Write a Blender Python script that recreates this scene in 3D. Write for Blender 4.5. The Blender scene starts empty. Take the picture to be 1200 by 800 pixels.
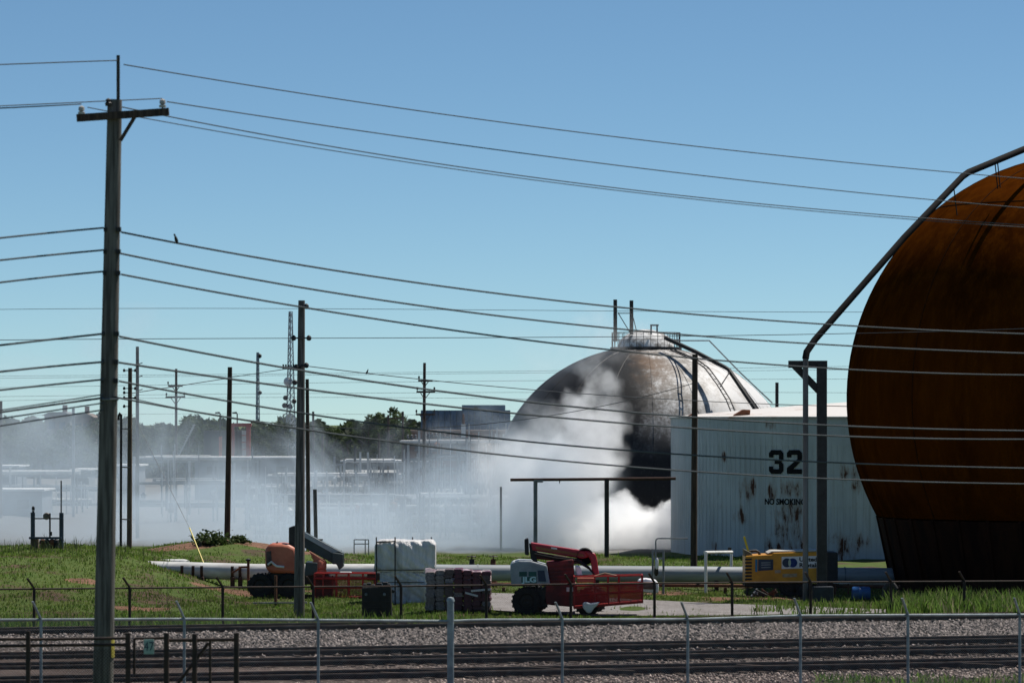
import bpy, math, random
import numpy as np
from mathutils import Vector, Matrix
R = math.radians
random.seed(7); rng = np.random.default_rng(7)
SC = bpy.context.scene
COL = SC.collection

# ------------------------------------------------------------------ camera, sky, sun, exposure
CAMZ, F = 6.7, 4500.0            # eye height in metres; focal length in pixels of the 1200 px wide photo
cam = bpy.data.objects.new('camera', bpy.data.cameras.new('camera')); COL.objects.link(cam)
cam.location = (0, 0, CAMZ); cam.rotation_euler = (R(90), 0, 0)
cam.data.sensor_width = 36; cam.data.lens = 36*F/1200; cam.data.shift_y = 95/1200
cam.data.clip_start = 1; cam.data.clip_end = 20000
cam.data.dof.use_dof = True; cam.data.dof.focus_distance = 150; cam.data.dof.aperture_fstop = 3.2
SC.camera = cam
SUN_EL, SUN_AZ = 60, 52          # azimuth clockwise from the view direction (+Y)
w = bpy.data.worlds.new('World'); SC.world = w; w.use_nodes = True
nt = w.node_tree
sky = nt.nodes.new('ShaderNodeTexSky'); sky.sky_type = 'NISHITA'; sky.sun_disc = False
sky.sun_elevation = R(SUN_EL); sky.sun_rotation = R(SUN_AZ)
sky.air_density = 0.5; sky.dust_density = 0.0; sky.ozone_density = 10.0
tn = nt.nodes.new('ShaderNodeMix'); tn.data_type = 'RGBA'; tn.blend_type = 'MULTIPLY'; tn.inputs[0].default_value = 1; tn.inputs[7].default_value = (1.04, 1.01, .81, 1)   # even white balance
nt.links.new(sky.outputs[0], tn.inputs[6]); nt.links.new(tn.outputs[2], nt.nodes['Background'].inputs[0]); nt.nodes['Background'].inputs[1].default_value = 0.098
sl = bpy.data.lights.new('sun', 'SUN'); sl.energy = 5.0; sl.angle = R(0.5); sl.color = (1, 0.95, 0.87)
so = bpy.data.objects.new('sun', sl); COL.objects.link(so)
sv = Vector((math.cos(R(SUN_EL))*math.sin(R(SUN_AZ)), math.cos(R(SUN_EL))*math.cos(R(SUN_AZ)), math.sin(R(SUN_EL))))
so.rotation_euler = sv.to_track_quat('Z', 'Y').to_euler(); so.location = (60, 60, 90)
SC.view_settings.view_transform = 'Standard'; SC.view_settings.look = 'None'
SC.view_settings.exposure = 0.2; SC.view_settings.gamma = 1
SC.cycles.volume_bounces = 32; SC.cycles.volume_max_steps = 128; SC.cycles.max_bounces = 36
SC.cycles.transparent_max_bounces = 16

# ------------------------------------------------------------------ helpers
def P(x, y, D):
    return Vector(((x-600)/F*D, D, CAMZ+(495-y)/F*D))
def sm(a, b, t):
    t = np.clip((np.asarray(t, float)-a)/(b-a), 0, 1); return t*t*(3-2*t)
K = 0.296                        # the tracks and fences run off to the right at this slope
def LD(D0, x): return D0/(1-K*(x-600)/F)
def zg(X, D):
    X = np.asarray(X, float); D = np.asarray(D, float)
    berm = 1.5*sm(-9.8, -17.0, X)*sm(131.5, 152, D-0.25*(X+16))*(1-0.8*sm(160, 178, D))
    mound = .95*np.exp(-((X+13.2)/4.6)**2-((D-183)/7)**2)
    near = 1.35*sm(90, 62, D)
    und = .05*np.sin(X*.9+D*.35)*sm(131, 136, D)+.04*np.sin(X*2.3-D*.7)*sm(131, 136, D)
    return berm+mound+near+und
def zgf(X, D): return float(zg(X, D))

WL = {}
def wl(o): return WL.get(o.name, Vector((0, 0, 0))) if o else Vector((0, 0, 0))
def props(o, label=None, cat=None, group=None, kind=None):
    if label: o['label'] = label
    if cat: o['category'] = cat
    if group: o['group'] = group
    if kind: o['kind'] = kind
    return o
def thing(name, loc, label, cat, group=None):
    o = bpy.data.objects.new(name, None); COL.objects.link(o); o.location = loc; o.empty_display_size = .3
    WL[o.name] = Vector(loc); return props(o, label, cat, group)
class MB:
    def __init__(s): s.v = []; s.f = []
    def add(s, vs, fs):
        n = len(s.v); s.v += [tuple(p) for p in vs]; s.f += [tuple(i+n for i in f) for f in fs]; return s
    def box(s, c, d, rot=None):
        c = Vector(c); h = [x/2 for x in d]; vs = []
        for z in (-1, 1):
            for y in (-1, 1):
                for x in (-1, 1):
                    p = Vector((x*h[0], y*h[1], z*h[2])); vs.append(c+(rot@p if rot else p))
        return s.add(vs, [(0, 2, 3, 1), (4, 5, 7, 6), (0, 1, 5, 4), (2, 6, 7, 3), (0, 4, 6, 2), (1, 3, 7, 5)])
    def beam(s, p, q, a, b=None, up=(0, 0, 1)):
        p, q = Vector(p), Vector(q); b = b or a; d = (q-p); L = d.length; d.normalize()
        u = Vector(up)
        if abs(d.dot(u)) > .98: u = Vector((0, 1, 0))
        x = d.cross(u).normalized(); y = x.cross(d)
        m = Matrix((x, d, y)).transposed()
        return s.box((p+q)/2, (a, L, b), m)
    def tube(s, pts, r, seg=8, cap=True):
        pts = [Vector(p) for p in pts]; n = len(pts); rs = r if isinstance(r, (list, tuple)) else [r]*n
        t0 = (pts[1]-pts[0]).normalized(); u = Vector((0, 0, 1)) if abs(t0.z) < .9 else Vector((1, 0, 0))
        x = t0.cross(u).normalized(); vs = []
        for i, p in enumerate(pts):
            t = ((pts[min(i+1, n-1)]-pts[max(i-1, 0)])).normalized()
            x = (x-t*x.dot(t)).normalized(); y = t.cross(x)
            for k in range(seg):
                a = 2*math.pi*k/seg; vs.append(p+(x*math.cos(a)+y*math.sin(a))*rs[i])
        fs = [(i*seg+k, i*seg+(k+1) % seg, (i+1)*seg+(k+1) % seg, (i+1)*seg+k) for i in range(n-1) for k in range(seg)]
        if cap: fs += [tuple(range(seg-1, -1, -1)), tuple((n-1)*seg+k for k in range(seg))]
        return s.add(vs, fs)
    def lathe(s, prof, c, seg=32, axis='Z', a0=0, a1=2*math.pi):
        c = Vector(c); full = abs(a1-a0-2*math.pi) < 1e-6; m = seg if full else seg+1; vs = []
        for (r, z) in prof:
            for k in range(m):
                a = a0+(a1-a0)*k/seg; x, y = r*math.cos(a), r*math.sin(a)
                vs.append(c+(Vector((x, y, z)) if axis == 'Z' else Vector((x, z, y)) if axis == 'Y' else Vector((z, x, y))))
        fs = []
        for i in range(len(prof)-1):
            for k in range(seg):
                q = (k+1) % m
                fs.append((i*m+k, i*m+q, (i+1)*m+q, (i+1)*m+k))
        return s.add(vs, fs)
    def prism(s, poly, y0, y1):                  # polygon in X,Z pushed from depth y0 to y1
        n = len(poly); vs = [(x, y0, z) for x, z in poly]+[(x, y1, z) for x, z in poly]
        return s.add(vs, [tuple(range(n)), tuple(range(2*n-1, n-1, -1))]+[(i, i+n, (i+1) % n+n, (i+1) % n) for i in range(n)])
    def build(s, name, mat, parent=None, smooth=False, label=None, cat=None, group=None, kind=None, bevel=0, base=None):
        if parent is not None: off = wl(parent)
        elif base is not None: off = Vector(base)
        else:
            a = np.array(s.v); off = Vector((float((a[:, 0].min()+a[:, 0].max())/2), float((a[:, 1].min()+a[:, 1].max())/2), float(a[:, 2].min())))
            if kind: off = Vector((0, 0, 0))
        me = bpy.data.meshes.new(name); me.from_pydata([(p[0]-off.x, p[1]-off.y, p[2]-off.z) for p in s.v], [], s.f)
        me.materials.append(mat)
        import bmesh
        bm = bmesh.new(); bm.from_mesh(me); bmesh.ops.recalc_face_normals(bm, faces=bm.faces); bm.to_mesh(me); bm.free()
        if smooth:
            me.polygons.foreach_set('use_smooth', [True]*len(me.polygons)); me.set_sharp_from_angle(angle=R(40))
        me.update()
        o = bpy.data.objects.new(name, me); COL.objects.link(o)
        if parent is not None: o.parent = parent; WL[o.name] = off
        else: o.location = off; WL[o.name] = off
        if bevel:
            m = o.modifiers.new('bevel', 'BEVEL'); m.width = bevel; m.segments = 2; m.limit_method = 'ANGLE'
        return props(o, label, cat, group, kind)
def pxpoly(pts, D): return [(P(x, y, D).x, P(x, y, D).z) for x, y in pts]
def piece(name, mesh, parent, loc, rot=(0, 0, 0), scale=(1, 1, 1), label=None):
    o = bpy.data.objects.new(name, mesh); COL.objects.link(o); o.parent = parent
    o.location = Vector(loc)-wl(parent); o.rotation_euler = rot; o.scale = scale
    WL[o.name] = Vector(loc)
    if label: o['label'] = label
    return o
def mesh_np(name, V, Fc, mat, col=None, smooth=False):
    me = bpy.data.meshes.new(name); V = np.asarray(V, np.float32); Fc = np.asarray(Fc, np.int32); k = Fc.shape[1]
    me.vertices.add(len(V)); me.vertices.foreach_set('co', V.ravel())
    me.loops.add(Fc.size); me.loops.foreach_set('vertex_index', Fc.ravel())
    me.polygons.add(len(Fc)); me.polygons.foreach_set('loop_start', np.arange(0, Fc.size, k, dtype=np.int32))
    me.polygons.foreach_set('loop_total', np.full(len(Fc), k, np.int32))
    if smooth: me.polygons.foreach_set('use_smooth', np.ones(len(Fc), bool))
    me.materials.append(mat); me.update(calc_edges=True)
    if col is not None:
        a = me.color_attributes.new('tint', 'FLOAT_COLOR', 'POINT'); c4 = np.ones((len(V), 4), np.float32); c4[:, :3] = col
        a.data.foreach_set('color', c4.ravel())
    me.validate(); return me
def link(me, name, parent=None, loc=(0, 0, 0), **kw):
    o = bpy.data.objects.new(name, me); COL.objects.link(o)
    if parent is not None: o.parent = parent
    o.location = loc; return props(o, **kw)

# ------------------------------------------------------------------ materials
def nd(t, typ, **kw):
    n = t.nodes.new(typ)
    for k, v in kw.items(): setattr(n, k, v)
    return n
def newmat(name, rough=.7, metal=0, spec=.4):
    m = bpy.data.materials.new(name); m.use_nodes = True; b = m.node_tree.nodes['Principled BSDF']
    b.inputs['Roughness'].default_value = rough; b.inputs['Metallic'].default_value = metal
    b.inputs['Specular IOR Level'].default_value = spec
    return m, m.node_tree, b
def noise(t, scale, detail=5, stretch=(1, 1, 1), vec=None, rough=.6, dist=0):
    if vec is None: vec = nd(t, 'ShaderNodeTexCoord').outputs['Object']
    mp = nd(t, 'ShaderNodeMapping'); mp.inputs['Scale'].default_value = stretch; t.links.new(vec, mp.inputs[0])
    n = nd(t, 'ShaderNodeTexNoise'); n.inputs['Scale'].default_value = scale; n.inputs['Detail'].default_value = detail
    n.inputs['Roughness'].default_value = rough; n.inputs['Distortion'].default_value = dist
    t.links.new(mp.outputs[0], n.inputs['Vector']); return n.outputs['Fac']
def mapr(t, v, a, b, c=0, d=1):
    n = nd(t, 'ShaderNodeMapRange'); n.interpolation_type = 'SMOOTHSTEP'
    t.links.new(v, n.inputs['Value'])
    for k, x in zip(('From Min', 'From Max', 'To Min', 'To Max'), (a, b, c, d)): n.inputs[k].default_value = x
    return n.outputs[0]
def mth(t, op, a, b=None):
    n = nd(t, 'ShaderNodeMath', operation=op)
    for i, x in enumerate((a, b)):
        if x is None: continue
        if isinstance(x, (int, float)): n.inputs[i].default_value = x
        else: t.links.new(x, n.inputs[i])
    return n.outputs[0]
def mix(t, f, a, b, mode='MIX'):
    n = nd(t, 'ShaderNodeMix', data_type='RGBA', blend_type=mode)
    if isinstance(f, (int, float)): n.inputs[0].default_value = f
    else: t.links.new(f, n.inputs[0])
    for i, x in ((6, a), (7, b)):
        if isinstance(x, tuple): n.inputs[i].default_value = (*x, 1)
        else: t.links.new(x, n.inputs[i])
    return n.outputs[2]
def bump(t, b, h, strength=.3, dist=.02):
    n = nd(t, 'ShaderNodeBump'); n.inputs['Strength'].default_value = strength; n.inputs['Distance'].default_value = dist
    t.links.new(h, n.inputs['Height']); t.links.new(n.outputs[0], b.inputs['Normal'])
def M(name, c1, c2=None, scale=2, stretch=(1, 1, 1), rough=.7, metal=0, spec=.4, lo=.35, hi=.65, bs=0, bd=.02, detail=6):
    m, t, b = newmat(name, rough, metal, spec)
    c2 = c2 or tuple(x*.7 for x in c1)
    n = noise(t, scale, detail, stretch)
    t.links.new(mix(t, mapr(t, n, lo, hi), c1, c2), b.inputs['Base Color'])
    if bs: bump(t, b, n, bs, bd)
    return m
def tint_mat(name, rough=.8, trans=0, spec=.2):
    m, t, b = newmat(name, rough, 0, spec)
    a = nd(t, 'ShaderNodeVertexColor', layer_name='tint'); t.links.new(a.outputs[0], b.inputs['Base Color'])
    if trans:
        tr = nd(t, 'ShaderNodeBsdfTranslucent'); t.links.new(a.outputs[0], tr.inputs[0])
        mx = nd(t, 'ShaderNodeMixShader'); mx.inputs[0].default_value = trans
        t.links.new(b.outputs[0], mx.inputs[1]); t.links.new(tr.outputs[0], mx.inputs[2])
        t.links.new(mx.outputs[0], t.nodes['Material Output'].inputs[0])
    return m
WOOD = M('weathered pole wood', (.165, .148, .132), (.062, .054, .048), 3, (6, 6, .35), .85, bs=.4)
WOODD = M('dark creosote wood', (.085, .055, .04), (.03, .02, .016), 3, (6, 6, .4), .85, bs=.4)
WOODL = M('brown pole wood', (.16, .115, .08), (.07, .05, .036), 3, (6, 6, .4), .85, bs=.4)
BLACKM = M('black steel', (.022, .021, .02), (.012, .011, .011), 4, rough=.6)
DARKST = M('dark painted steel', (.035, .033, .032), (.02, .017, .015), 3, rough=.6)
GALV = M('galvanised steel', (.33, .375, .38), (.2, .23, .24), 3, rough=.5, metal=.3)
RUSTF = M('rusty dark fence steel', (.05, .028, .02), (.022, .015, .013), 5, rough=.75)
CABLE = M('cable sheath', (.075, .085, .095), (.055, .062, .07), 1, rough=.75, spec=.2)
PORC = M('glazed insulator', (.5, .47, .44), (.3, .28, .26), 4, rough=.2)
STEEL = M('grey steel', (.22, .24, .26), (.14, .15, .16), 2, rough=.5, metal=.2)
RUST = M('rusted steel', (.16, .06, .03), (.06, .028, .018), 3, rough=.85, bs=.3)
WHITEP = M('white paint', (.75, .75, .73), (.6, .6, .58), 1.5, rough=.5)
BROWNB = M('brown brick wall', (.2, .12, .09), (.15, .09, .07), 2, rough=.9)
BRED = M('bright red basket paint', (.46, .022, .018), (.28, .014, .014), 3, rough=.5)
RED = M('red lift paint', (.40, .012, .03), (.24, .01, .02), 1.8, rough=.4, spec=.5)
REDD = M('dark red paint', (.22, .02, .02), (.09, .012, .012), 2.5, rough=.55)
ORANGE = M('faded orange paint', (.55, .17, .10), (.40, .11, .065), 1.5, rough=.5)
RUBBER = M('tyre rubber', (.022, .022, .022), (.014, .014, .014), 6, rough=.9)
YELLOW = M('yellow paint', (.62, .29, .02), (.48, .21, .015), 1.6, rough=.4)
NAVY = M('dark blue panel', (.02, .035, .07), (.015, .025, .05), 2, rough=.35)
TEAL = M('green sign film', (.01, .09, .075), (.008, .06, .05), 3, rough=.4)
BLUEB = M('blue drum plastic', (.02, .1, .3), (.015, .08, .24), 2, rough=.4)
FILM = M('white plastic wrap', (.8, .77, .74), (.66, .64, .62), 1.6, rough=.3, bs=.5, bd=.05)
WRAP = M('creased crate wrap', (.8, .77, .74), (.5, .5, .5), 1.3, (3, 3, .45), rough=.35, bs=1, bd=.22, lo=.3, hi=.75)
BAG = M('white plastic bag', (.8, .78, .8), (.65, .63, .66), 3, rough=.5)

# ------------------------------------------------------------------ ground and road
DIRT = [((-12.0, 183, .7), 3.2), ((-15.5, 181, .5), 2.4), ((-16.0, 143, .8), .8), ((-13.2, 137, .1), 1.2), ((-11, 150.5, .1), 1.9), ((-8.5, 152, 0), 2.0), ((8.5, 145.5, 0), 1.8), ((10.5, 148, 0), 2.2), ((6.5, 150, 0), 1.6)]
def ground():
    Ds = np.concatenate([np.linspace(30, 90, 16), np.linspace(92, 128, 25), np.linspace(129, 205, 110), np.geomspace(210, 9000, 40)])
    us = np.linspace(-1, 1, 161)
    Xg = us[None, :]*(40+Ds[:, None]*.35); Yg = np.repeat(Ds[:, None], 161, 1)
    Zg = zg(Xg, Yg); V = np.stack([Xg, Yg, Zg], -1).reshape(-1, 3)
    i, j = np.meshgrid(np.arange(len(Ds)-1), np.arange(160), indexing='ij'); a = (i*161+j).ravel()
    Fc = np.stack([a, a+1, a+162, a+161], -1)
    m, t, b = newmat('grassy soil', .95, 0, .1)
    n1 = noise(t, .35, 6); n2 = noise(t, 2.2, 8, rough=.7)
    soil = mix(t, mapr(t, n2, .4, .62), (.10, .065, .045), (.055, .045, .03))
    grass = mix(t, mapr(t, n2, .35, .65), (.055, .09, .02), (.085, .11, .032))
    co = nd(t, 'ShaderNodeTexCoord').outputs['Object']; dm = None
    for p, r0 in DIRT:
        vd = nd(t, 'ShaderNodeVectorMath', operation='DISTANCE'); t.links.new(co, vd.inputs[0]); vd.inputs[1].default_value = p
        k = mapr(t, vd.outputs['Value'], r0*1.2, r0*.5); dm = k if dm is None else mth(t, 'MAXIMUM', dm, k)
    sy = nd(t, 'ShaderNodeSeparateXYZ'); t.links.new(co, sy.inputs[0]); yard = mth(t, 'MULTIPLY', mapr(t, sy.outputs[1], 196, 201), mapr(t, sy.outputs[1], 480, 440))
    red = mix(t, mapr(t, n2, .38, .64), (.21, .115, .075), (.10, .06, .04))
    gc = mix(t, mapr(t, n1, .50, .62), grass, soil); dk = mapr(t, mth(t, 'ADD', dm, mth(t, 'SUBTRACT', n2, .5)), .35, .6)
    gc = mix(t, yard, gc, (.15, .145, .14))
    t.links.new(mix(t, dk, gc, red), b.inputs['Base Color']); bump(t, b, n2, .6, .08)
    link(mesh_np('ground', V, Fc, m, smooth=True), 'ground', kind='structure', label='grassy soil rising to a low bank on the left')
ground()
ROAD = [(574, 698), (640, 698), (760, 704), (840, 708), (960, 713), (1075, 716), (1075, 720), (960, 720.5), (840, 722.5), (700, 723), (610, 718), (574, 716)]
def road():
    m, t, b = newmat('gravel road stone', .9, 0, .2)
    n = noise(t, 9, 6, rough=.75); n2 = noise(t, .8, 4)
    c = mix(t, mapr(t, n, .4, .62), (.34, .32, .31), (.19, .17, .165))
    t.links.new(mix(t, mapr(t, n2, .45, .7), c, (.2, .18, .17)), b.inputs['Base Color']); bump(t, b, n, .8, .05)
    pts = []
    for x, y in ROAD:
        D = CAMZ*F/(y-495); pts.append(((x-600)/F*D, D))
    mb = MB(); mb.add([(x, y, zgf(x, y)+.06) for x, y in pts], [tuple(range(len(pts)))])
    o = mb.build('gravel_road', m, kind='structure', label='pale gravel track curving through the grass')
    return pts
ROADXY = road()
def inpoly(X, Y, poly):
    ins = np.zeros(len(X), bool); n = len(poly)
    for i in range(n):
        x1, y1 = poly[i]; x2, y2 = poly[i-1]
        if y1 == y2: continue
        c = ((y1 > Y) != (y2 > Y)) & (X < (x2-x1)*(Y-y1)/(y2-y1)+x1); ins ^= c
    return ins
def band_sheet(name, Da, Db, z, mat, x0=-14, x1=34, skew=True):
    mb = MB(); N = 30; vs = []
    for i in range(N+1):
        X = -26+56*i/N
        for D0 in (Da, Db): vs.append((X, D0+K*X, z+zgf(X, D0+K*X)))
    return MB().add(vs, [(2*i, 2*i+2, 2*i+3, 2*i+1) for i in range(N)])
def ballast():
    m, t, b = newmat('ballast bed stone', .95, 0, .2)
    n = noise(t, 7, 8, rough=.75); n2 = noise(t, .5, 4)
    c = mix(t, mapr(t, n, .38, .62), (.11, .078, .064), (.042, .03, .024))
    t.links.new(mix(t, mapr(t, n2, .42, .66), c, (.13, .095, .08)), b.inputs['Base Color']); bump(t, b, n, 1, .08)
    band_sheet('ballast_bed', 88, 127.6, .02, m).build('ballast_bed', m, kind='structure', label='grey brown stone ballast under the railway tracks')
ballast()
ROCKM = tint_mat('crushed stone', .9)
TRACKS = [101.6, 107.4, 112.3, 125.9]
def stones():
    N = 90000
    D0 = rng.uniform(96.5, 127.5, N); X = rng.uniform(-17, 19, N)*D0/115
    s = rng.uniform(.035, .082, N); lower = (D0 < 111)
    s[lower] *= .65
    keep = np.ones(N, bool)
    for T in TRACKS: keep &= ~((np.abs(D0-T+.3) < 1.15) & (rng.random(N) < .82))
    dirt = (D0 < 99.6) & (rng.random(N) < .5); keep &= ~dirt
    D0, X, s = D0[keep], X[keep], s[keep]; N = len(X); Y = D0+K*X
    base = np.array([[1, 0, 0], [-1, 0, 0], [0, 1, 0], [0, -1, 0], [0, 0, 1], [0, 0, -1]], float)
    ang = rng.uniform(0, 6.28, N); ca, sa = np.cos(ang), np.sin(ang)
    V = base[None]*rng.uniform(.6, 1.25, (N, 6, 1))+rng.normal(0, .18, (N, 6, 3))
    V = V*s[:, None, None]; V[..., 2] *= .8
    x = V[..., 0]*ca[:, None]-V[..., 1]*sa[:, None]; y = V[..., 0]*sa[:, None]+V[..., 1]*ca[:, None]
    V = np.stack([x+X[:, None], y+Y[:, None], V[..., 2]+(.03+zg(X, Y)+s*.3)[:, None]], -1)
    f = np.array([[0, 2, 4], [2, 1, 4], [1, 3, 4], [3, 0, 4], [2, 0, 5], [1, 2, 5], [3, 1, 5], [0, 3, 5]])
    Fc = (f[None]+6*np.arange(N)[:, None, None]).reshape(-1, 3)
    g = rng.uniform(.22, .74, N)**2; warm = np.where(D0-K*0 < 111, 1.0, .45)[:, None]
    c = g[:, None]*np.where(D0 < 99.8, 1.1, np.where(D0 < 113.5, .62, .64))[:, None]*(np.array([1, .90, .87])*(1-.7*warm)+np.array([1, .76, .62])*.7*warm)
    link(mesh_np('ballast_stones', V.reshape(-1, 3), Fc, ROCKM, np.repeat(c, 6, 0)), 'ballast_stones', kind='stuff', label='loose crushed stones between the rails')
stones()

# ------------------------------------------------------------------ railway tracks
RAILM = M('rail steel', (.075, .03, .018), (.03, .014, .01), 4, rough=.9, spec=.05)
HEADM = M('worn rail head', (.19, .135, .105), (.10, .068, .05), 3, (1, 1, 1), rough=.7, spec=.15)
SLEEP = M('old timber sleeper', (.06, .04, .03), (.025, .018, .014), 3, (.4, 5, 5), rough=.9, spec=.1, bs=.5)
ang = math.atan(K); dirv = Vector((math.cos(ang), math.sin(ang), 0)); nrm = Vector((-math.sin(ang), math.cos(ang), 0))
sme = bpy.data.meshes.new('sleeper'); tmp = MB().box((0, 0, 0), (.23, 2.6, .16)); sme.from_pydata(tmp.v, [], tmp.f); sme.materials.append(SLEEP)
tlab = ['nearest railway track, above the bottom weeds', 'second railway track from the camera, just behind the nearest', 'third railway track from the camera, before the pale gravel band', 'farthest railway track, along the foot of the grass bank']
for T, lb in zip(TRACKS, tlab):
    c = Vector((0, T, 0)); tr = thing('railway_track', c, lb, 'railway track', 'railway tracks behind the fence')
    for sgn in (-1, 1):
        o0 = c+nrm*sgn*.755; a, b = o0-dirv*27, o0+dirv*31
        zb = .035; mb = MB()
        def bar(mb, z0, z1, wd): mb.beam(a+Vector((0, 0, (z0+z1)/2+zb)), b+Vector((0, 0, (z0+z1)/2+zb)), wd, z1-z0)
        bar(mb, 0, .02, .14); bar(mb, .02, .135, .025)
        rl = mb.build('rail', RAILM, tr)
        hb = MB(); bar(hb, .135, .174, .072); hb.build('rail_head', HEADM, rl)
    n = 74
    for i in range(n):
        p = c+dirv*(-20+i*.58+random.uniform(-.04, .04)); p.z = -.01+random.uniform(-.012, .012)
        piece('sleeper', sme, tr, p, (0, 0, ang+random.uniform(-.02, .02)))
for i, (x, y, l, rz) in enumerate([(505, 792, 1.7, .35), (640, 790, 1.3, .1), (725, 792.5, .9, .5), (1150, 785, 1.2, .3), (880, 786.5, .8, .05), (470, 796, 1.1, .3)]):
    D = CAMZ*F/(y-495); p = P(x, y, D); rot = Matrix.Rotation(rz, 3, 'Z')@Matrix.Rotation(.06, 3, 'Y')
    MB().box((p.x, p.y, p.z+.11), (l, .22, .16), rot).build('old_sleeper', SLEEP, bevel=.02, label=['long rotten sleeper lying left of the terminal fence post', 'rotten sleeper lying before the nearest track, left of the fifth near post', 'short rotten sleeper right of the fifth near fence post', 'rotten sleeper on the dirt at the far right', 'broken sleeper stub below the tank numbered post', 'sleeper piece at the bottom edge before the nearest track'][i], cat='sleeper', group='discarded sleepers by the nearest track')

# ------------------------------------------------------------------ near fence
def interp(x, tab): return float(np.interp(x, [a for a, b in tab], [b for a, b in tab]))
def fence(name, D0, posts, ytab, label, mat, rpost, rrail, arm, terminal=None, mesh_mat=None, pitch=.06, wire=.0022, gp=None):
    zt = lambda x: P(x, interp(x, ytab), LD(D0, x)).z
    pt = lambda x: Vector(((x-600)/F*LD(D0, x), LD(D0, x), 0))
    p0 = pt(posts[len(posts)//2]); p0.z = zgf(p0.x, p0.y)
    f = thing(name, p0, label, 'fence')
    for x in posts:
        p = pt(x); z0 = zgf(p.x, p.y)-.1; top = zt(x)
        term = terminal and abs(x-terminal) < 1
        mb = MB()
        if term:
            mb.tube([(p.x, p.y, z0), (p.x, p.y, top+.48)], .085, 14)
            po = mb.build('terminal_post', mat, f, True)
            MB().lathe([(.095, 0), (.095, .05), (.07, .1), (0, .12)], (p.x, p.y, top+.47), 14).build('post_cap', mat, po, True)
        else:
            mb.tube([(p.x, p.y, z0), (p.x, p.y, top+.02)], rpost, 10)
            po = mb.build('post', mat, f, True)
            a = MB(); q = Vector((p.x, p.y, top+.02)); a.beam(q, q+Vector(arm), rpost*1.5, rpost*.8)
            a.build('barb_arm', mat, po)
    xs = np.linspace(posts[0], posts[-1], 60)
    segs = [xs]
    if terminal: segs = [np.append(xs[xs < terminal], terminal), np.insert(xs[xs > terminal], 0, terminal)]
    for k, sx in enumerate(segs):
        MB().tube([pt(x)+Vector((0, -.0, zt(x)-(.04 if terminal and k == 0 and False else 0))) for x in sx], rrail, 8).build('top_rail', mat, f, True)
    if mesh_mat:
        mb = MB(); A = pt(posts[0]); B = pt(posts[-1]); L = (B-A).length; n = int(L/pitch); d = (B-A).normalized()
        side = Vector((-d.y, d.x, 0)); H = 1.7
        for s2 in (-1, 1):
            for i in range(-int(H/pitch), n) if s2 > 0 else range(0, n+int(H/pitch)):
                u0, u1 = i*pitch, i*pitch+s2*H
                xa = A+d*u0; xb = A+d*u1
                t0 = zt(600+F*xa.x/xa.y)-.02; t1 = zt(600+F*xb.x/xb.y)-.02
                q0 = Vector((xa.x, xa.y, t0-H)); q1 = Vector((xb.x, xb.y, t1)); wv = d*wire
                n0 = len(mb.v); mb.v += [tuple(q0-wv), tuple(q0+wv), tuple(q1+wv), tuple(q1-wv)]; mb.f.append((n0, n0+1, n0+2, n0+3))
        me = mb.build('chain_link', mesh_mat, f, kind='stuff')
    return f
fence('chain_link_fence', 93, [-125, 48, 216, 373, 528, 659, 806, 938, 1064, 1195, 1330],
      [(-130, 726), (0, 726), (216, 725), (528, 727.5), (560, 726), (806, 725.5), (938, 721), (1200, 720)],
      'pale galvanised chain link fence in front of the tracks', GALV, .036, .034, (-.17, -.22, .42), 528, GALV, .06, .0032)
fence('chain_link_fence', 129.6, [-60, 40, 152, 261, 367, 470, 570, 669, 767, 858, 950, 1044, 1130, 1215, 1300],
      [(-60, 691), (0, 690), (300, 687.5), (470, 686.5), (767, 683), (900, 682), (1300, 680)],
      'dark rusty chain link fence between the grass and the farthest track', RUSTF, .05, .028, (-.2, -.2, .33), None, RUSTF, .06, .0032)

# ------------------------------------------------------------------ gate at bottom left, with its number plate
def gate():
    D = 62; pt = lambda x, y: P(x, y, D); z0 = 1.2
    b = pt(150, 800); g = thing('pipe_gate', (b.x, D, z0), 'dark rusty pipe gate and posts at the bottom left', 'gate')
    for x, yt, r in [(-40, 742, .04), (33, 739, .04), (150, 741, .042), (195, 741, .045), (228, 742, .042), (277, 741, .045)]:
        p = pt(x, yt); MB().tube([(p.x, D, z0-.1), (p.x, D, p.z)], r, 10).build('post', RUSTF, g, True)
    for pts, r in [([(-40, 749), (33, 748.5)], .025), ([(33, 749), (150, 747.5)], .025), ([(-40, 757), (150, 755)], .026), ([(195, 750), (277, 749)], .03),
                   ([(157, 748), (157, 790)], .022), ([(246, 750), (246, 830)], .022), ([(195, 818), (244, 753)], .026), ([(157, 748), (195, 747)], .022)]:
        MB().tube([pt(x, y)+Vector((0, .05, 0)) for x, y in pts], r, 8).build('rail', RUSTF, g, True)
    mb = MB(); a, c = pt(-40, 750), pt(277, 750); d = .055; H = 1.6
    for s2 in (-1, 1):
        for i in range(int((c.x-a.x)/d)):
            x0 = a.x+i*d; mb.v += [(x0-.004, D+.06, 1.4), (x0+.004, D+.06, 1.4), (x0+s2*H+.004, D+.06, 3.05), (x0+s2*H-.004, D+.06, 3.05)] if a.x < x0+s2*H < c.x else [(x0, D+.06, 1.4)]*4
            k = len(mb.v); mb.f.append((k-4, k-3, k-2, k-1))
    mb.f = [f for f in mb.f if len(set(mb.v[i] for i in f)) == 4]
    mb.build('chain_link', RUSTF, g, kind='stuff')
    s = thing('number_sign', pt(175, 765)+Vector((0, -.06, 0)), 'small pale green plate reading 47 hung on the gate', 'sign')
    c = pt(175, 757); SG = M('pale green sign paint', (.30, .42, .38), (.22, .32, .29), 6, rough=.5)
    MB().box((c.x, D-.07, c.z), (.165, .012, .24)).build('plate', SG, s, bevel=.02)
    text('47', (c.x, D-.082, c.z+.0), .15, NAVY, s, 'numerals', sx=.8)
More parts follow.
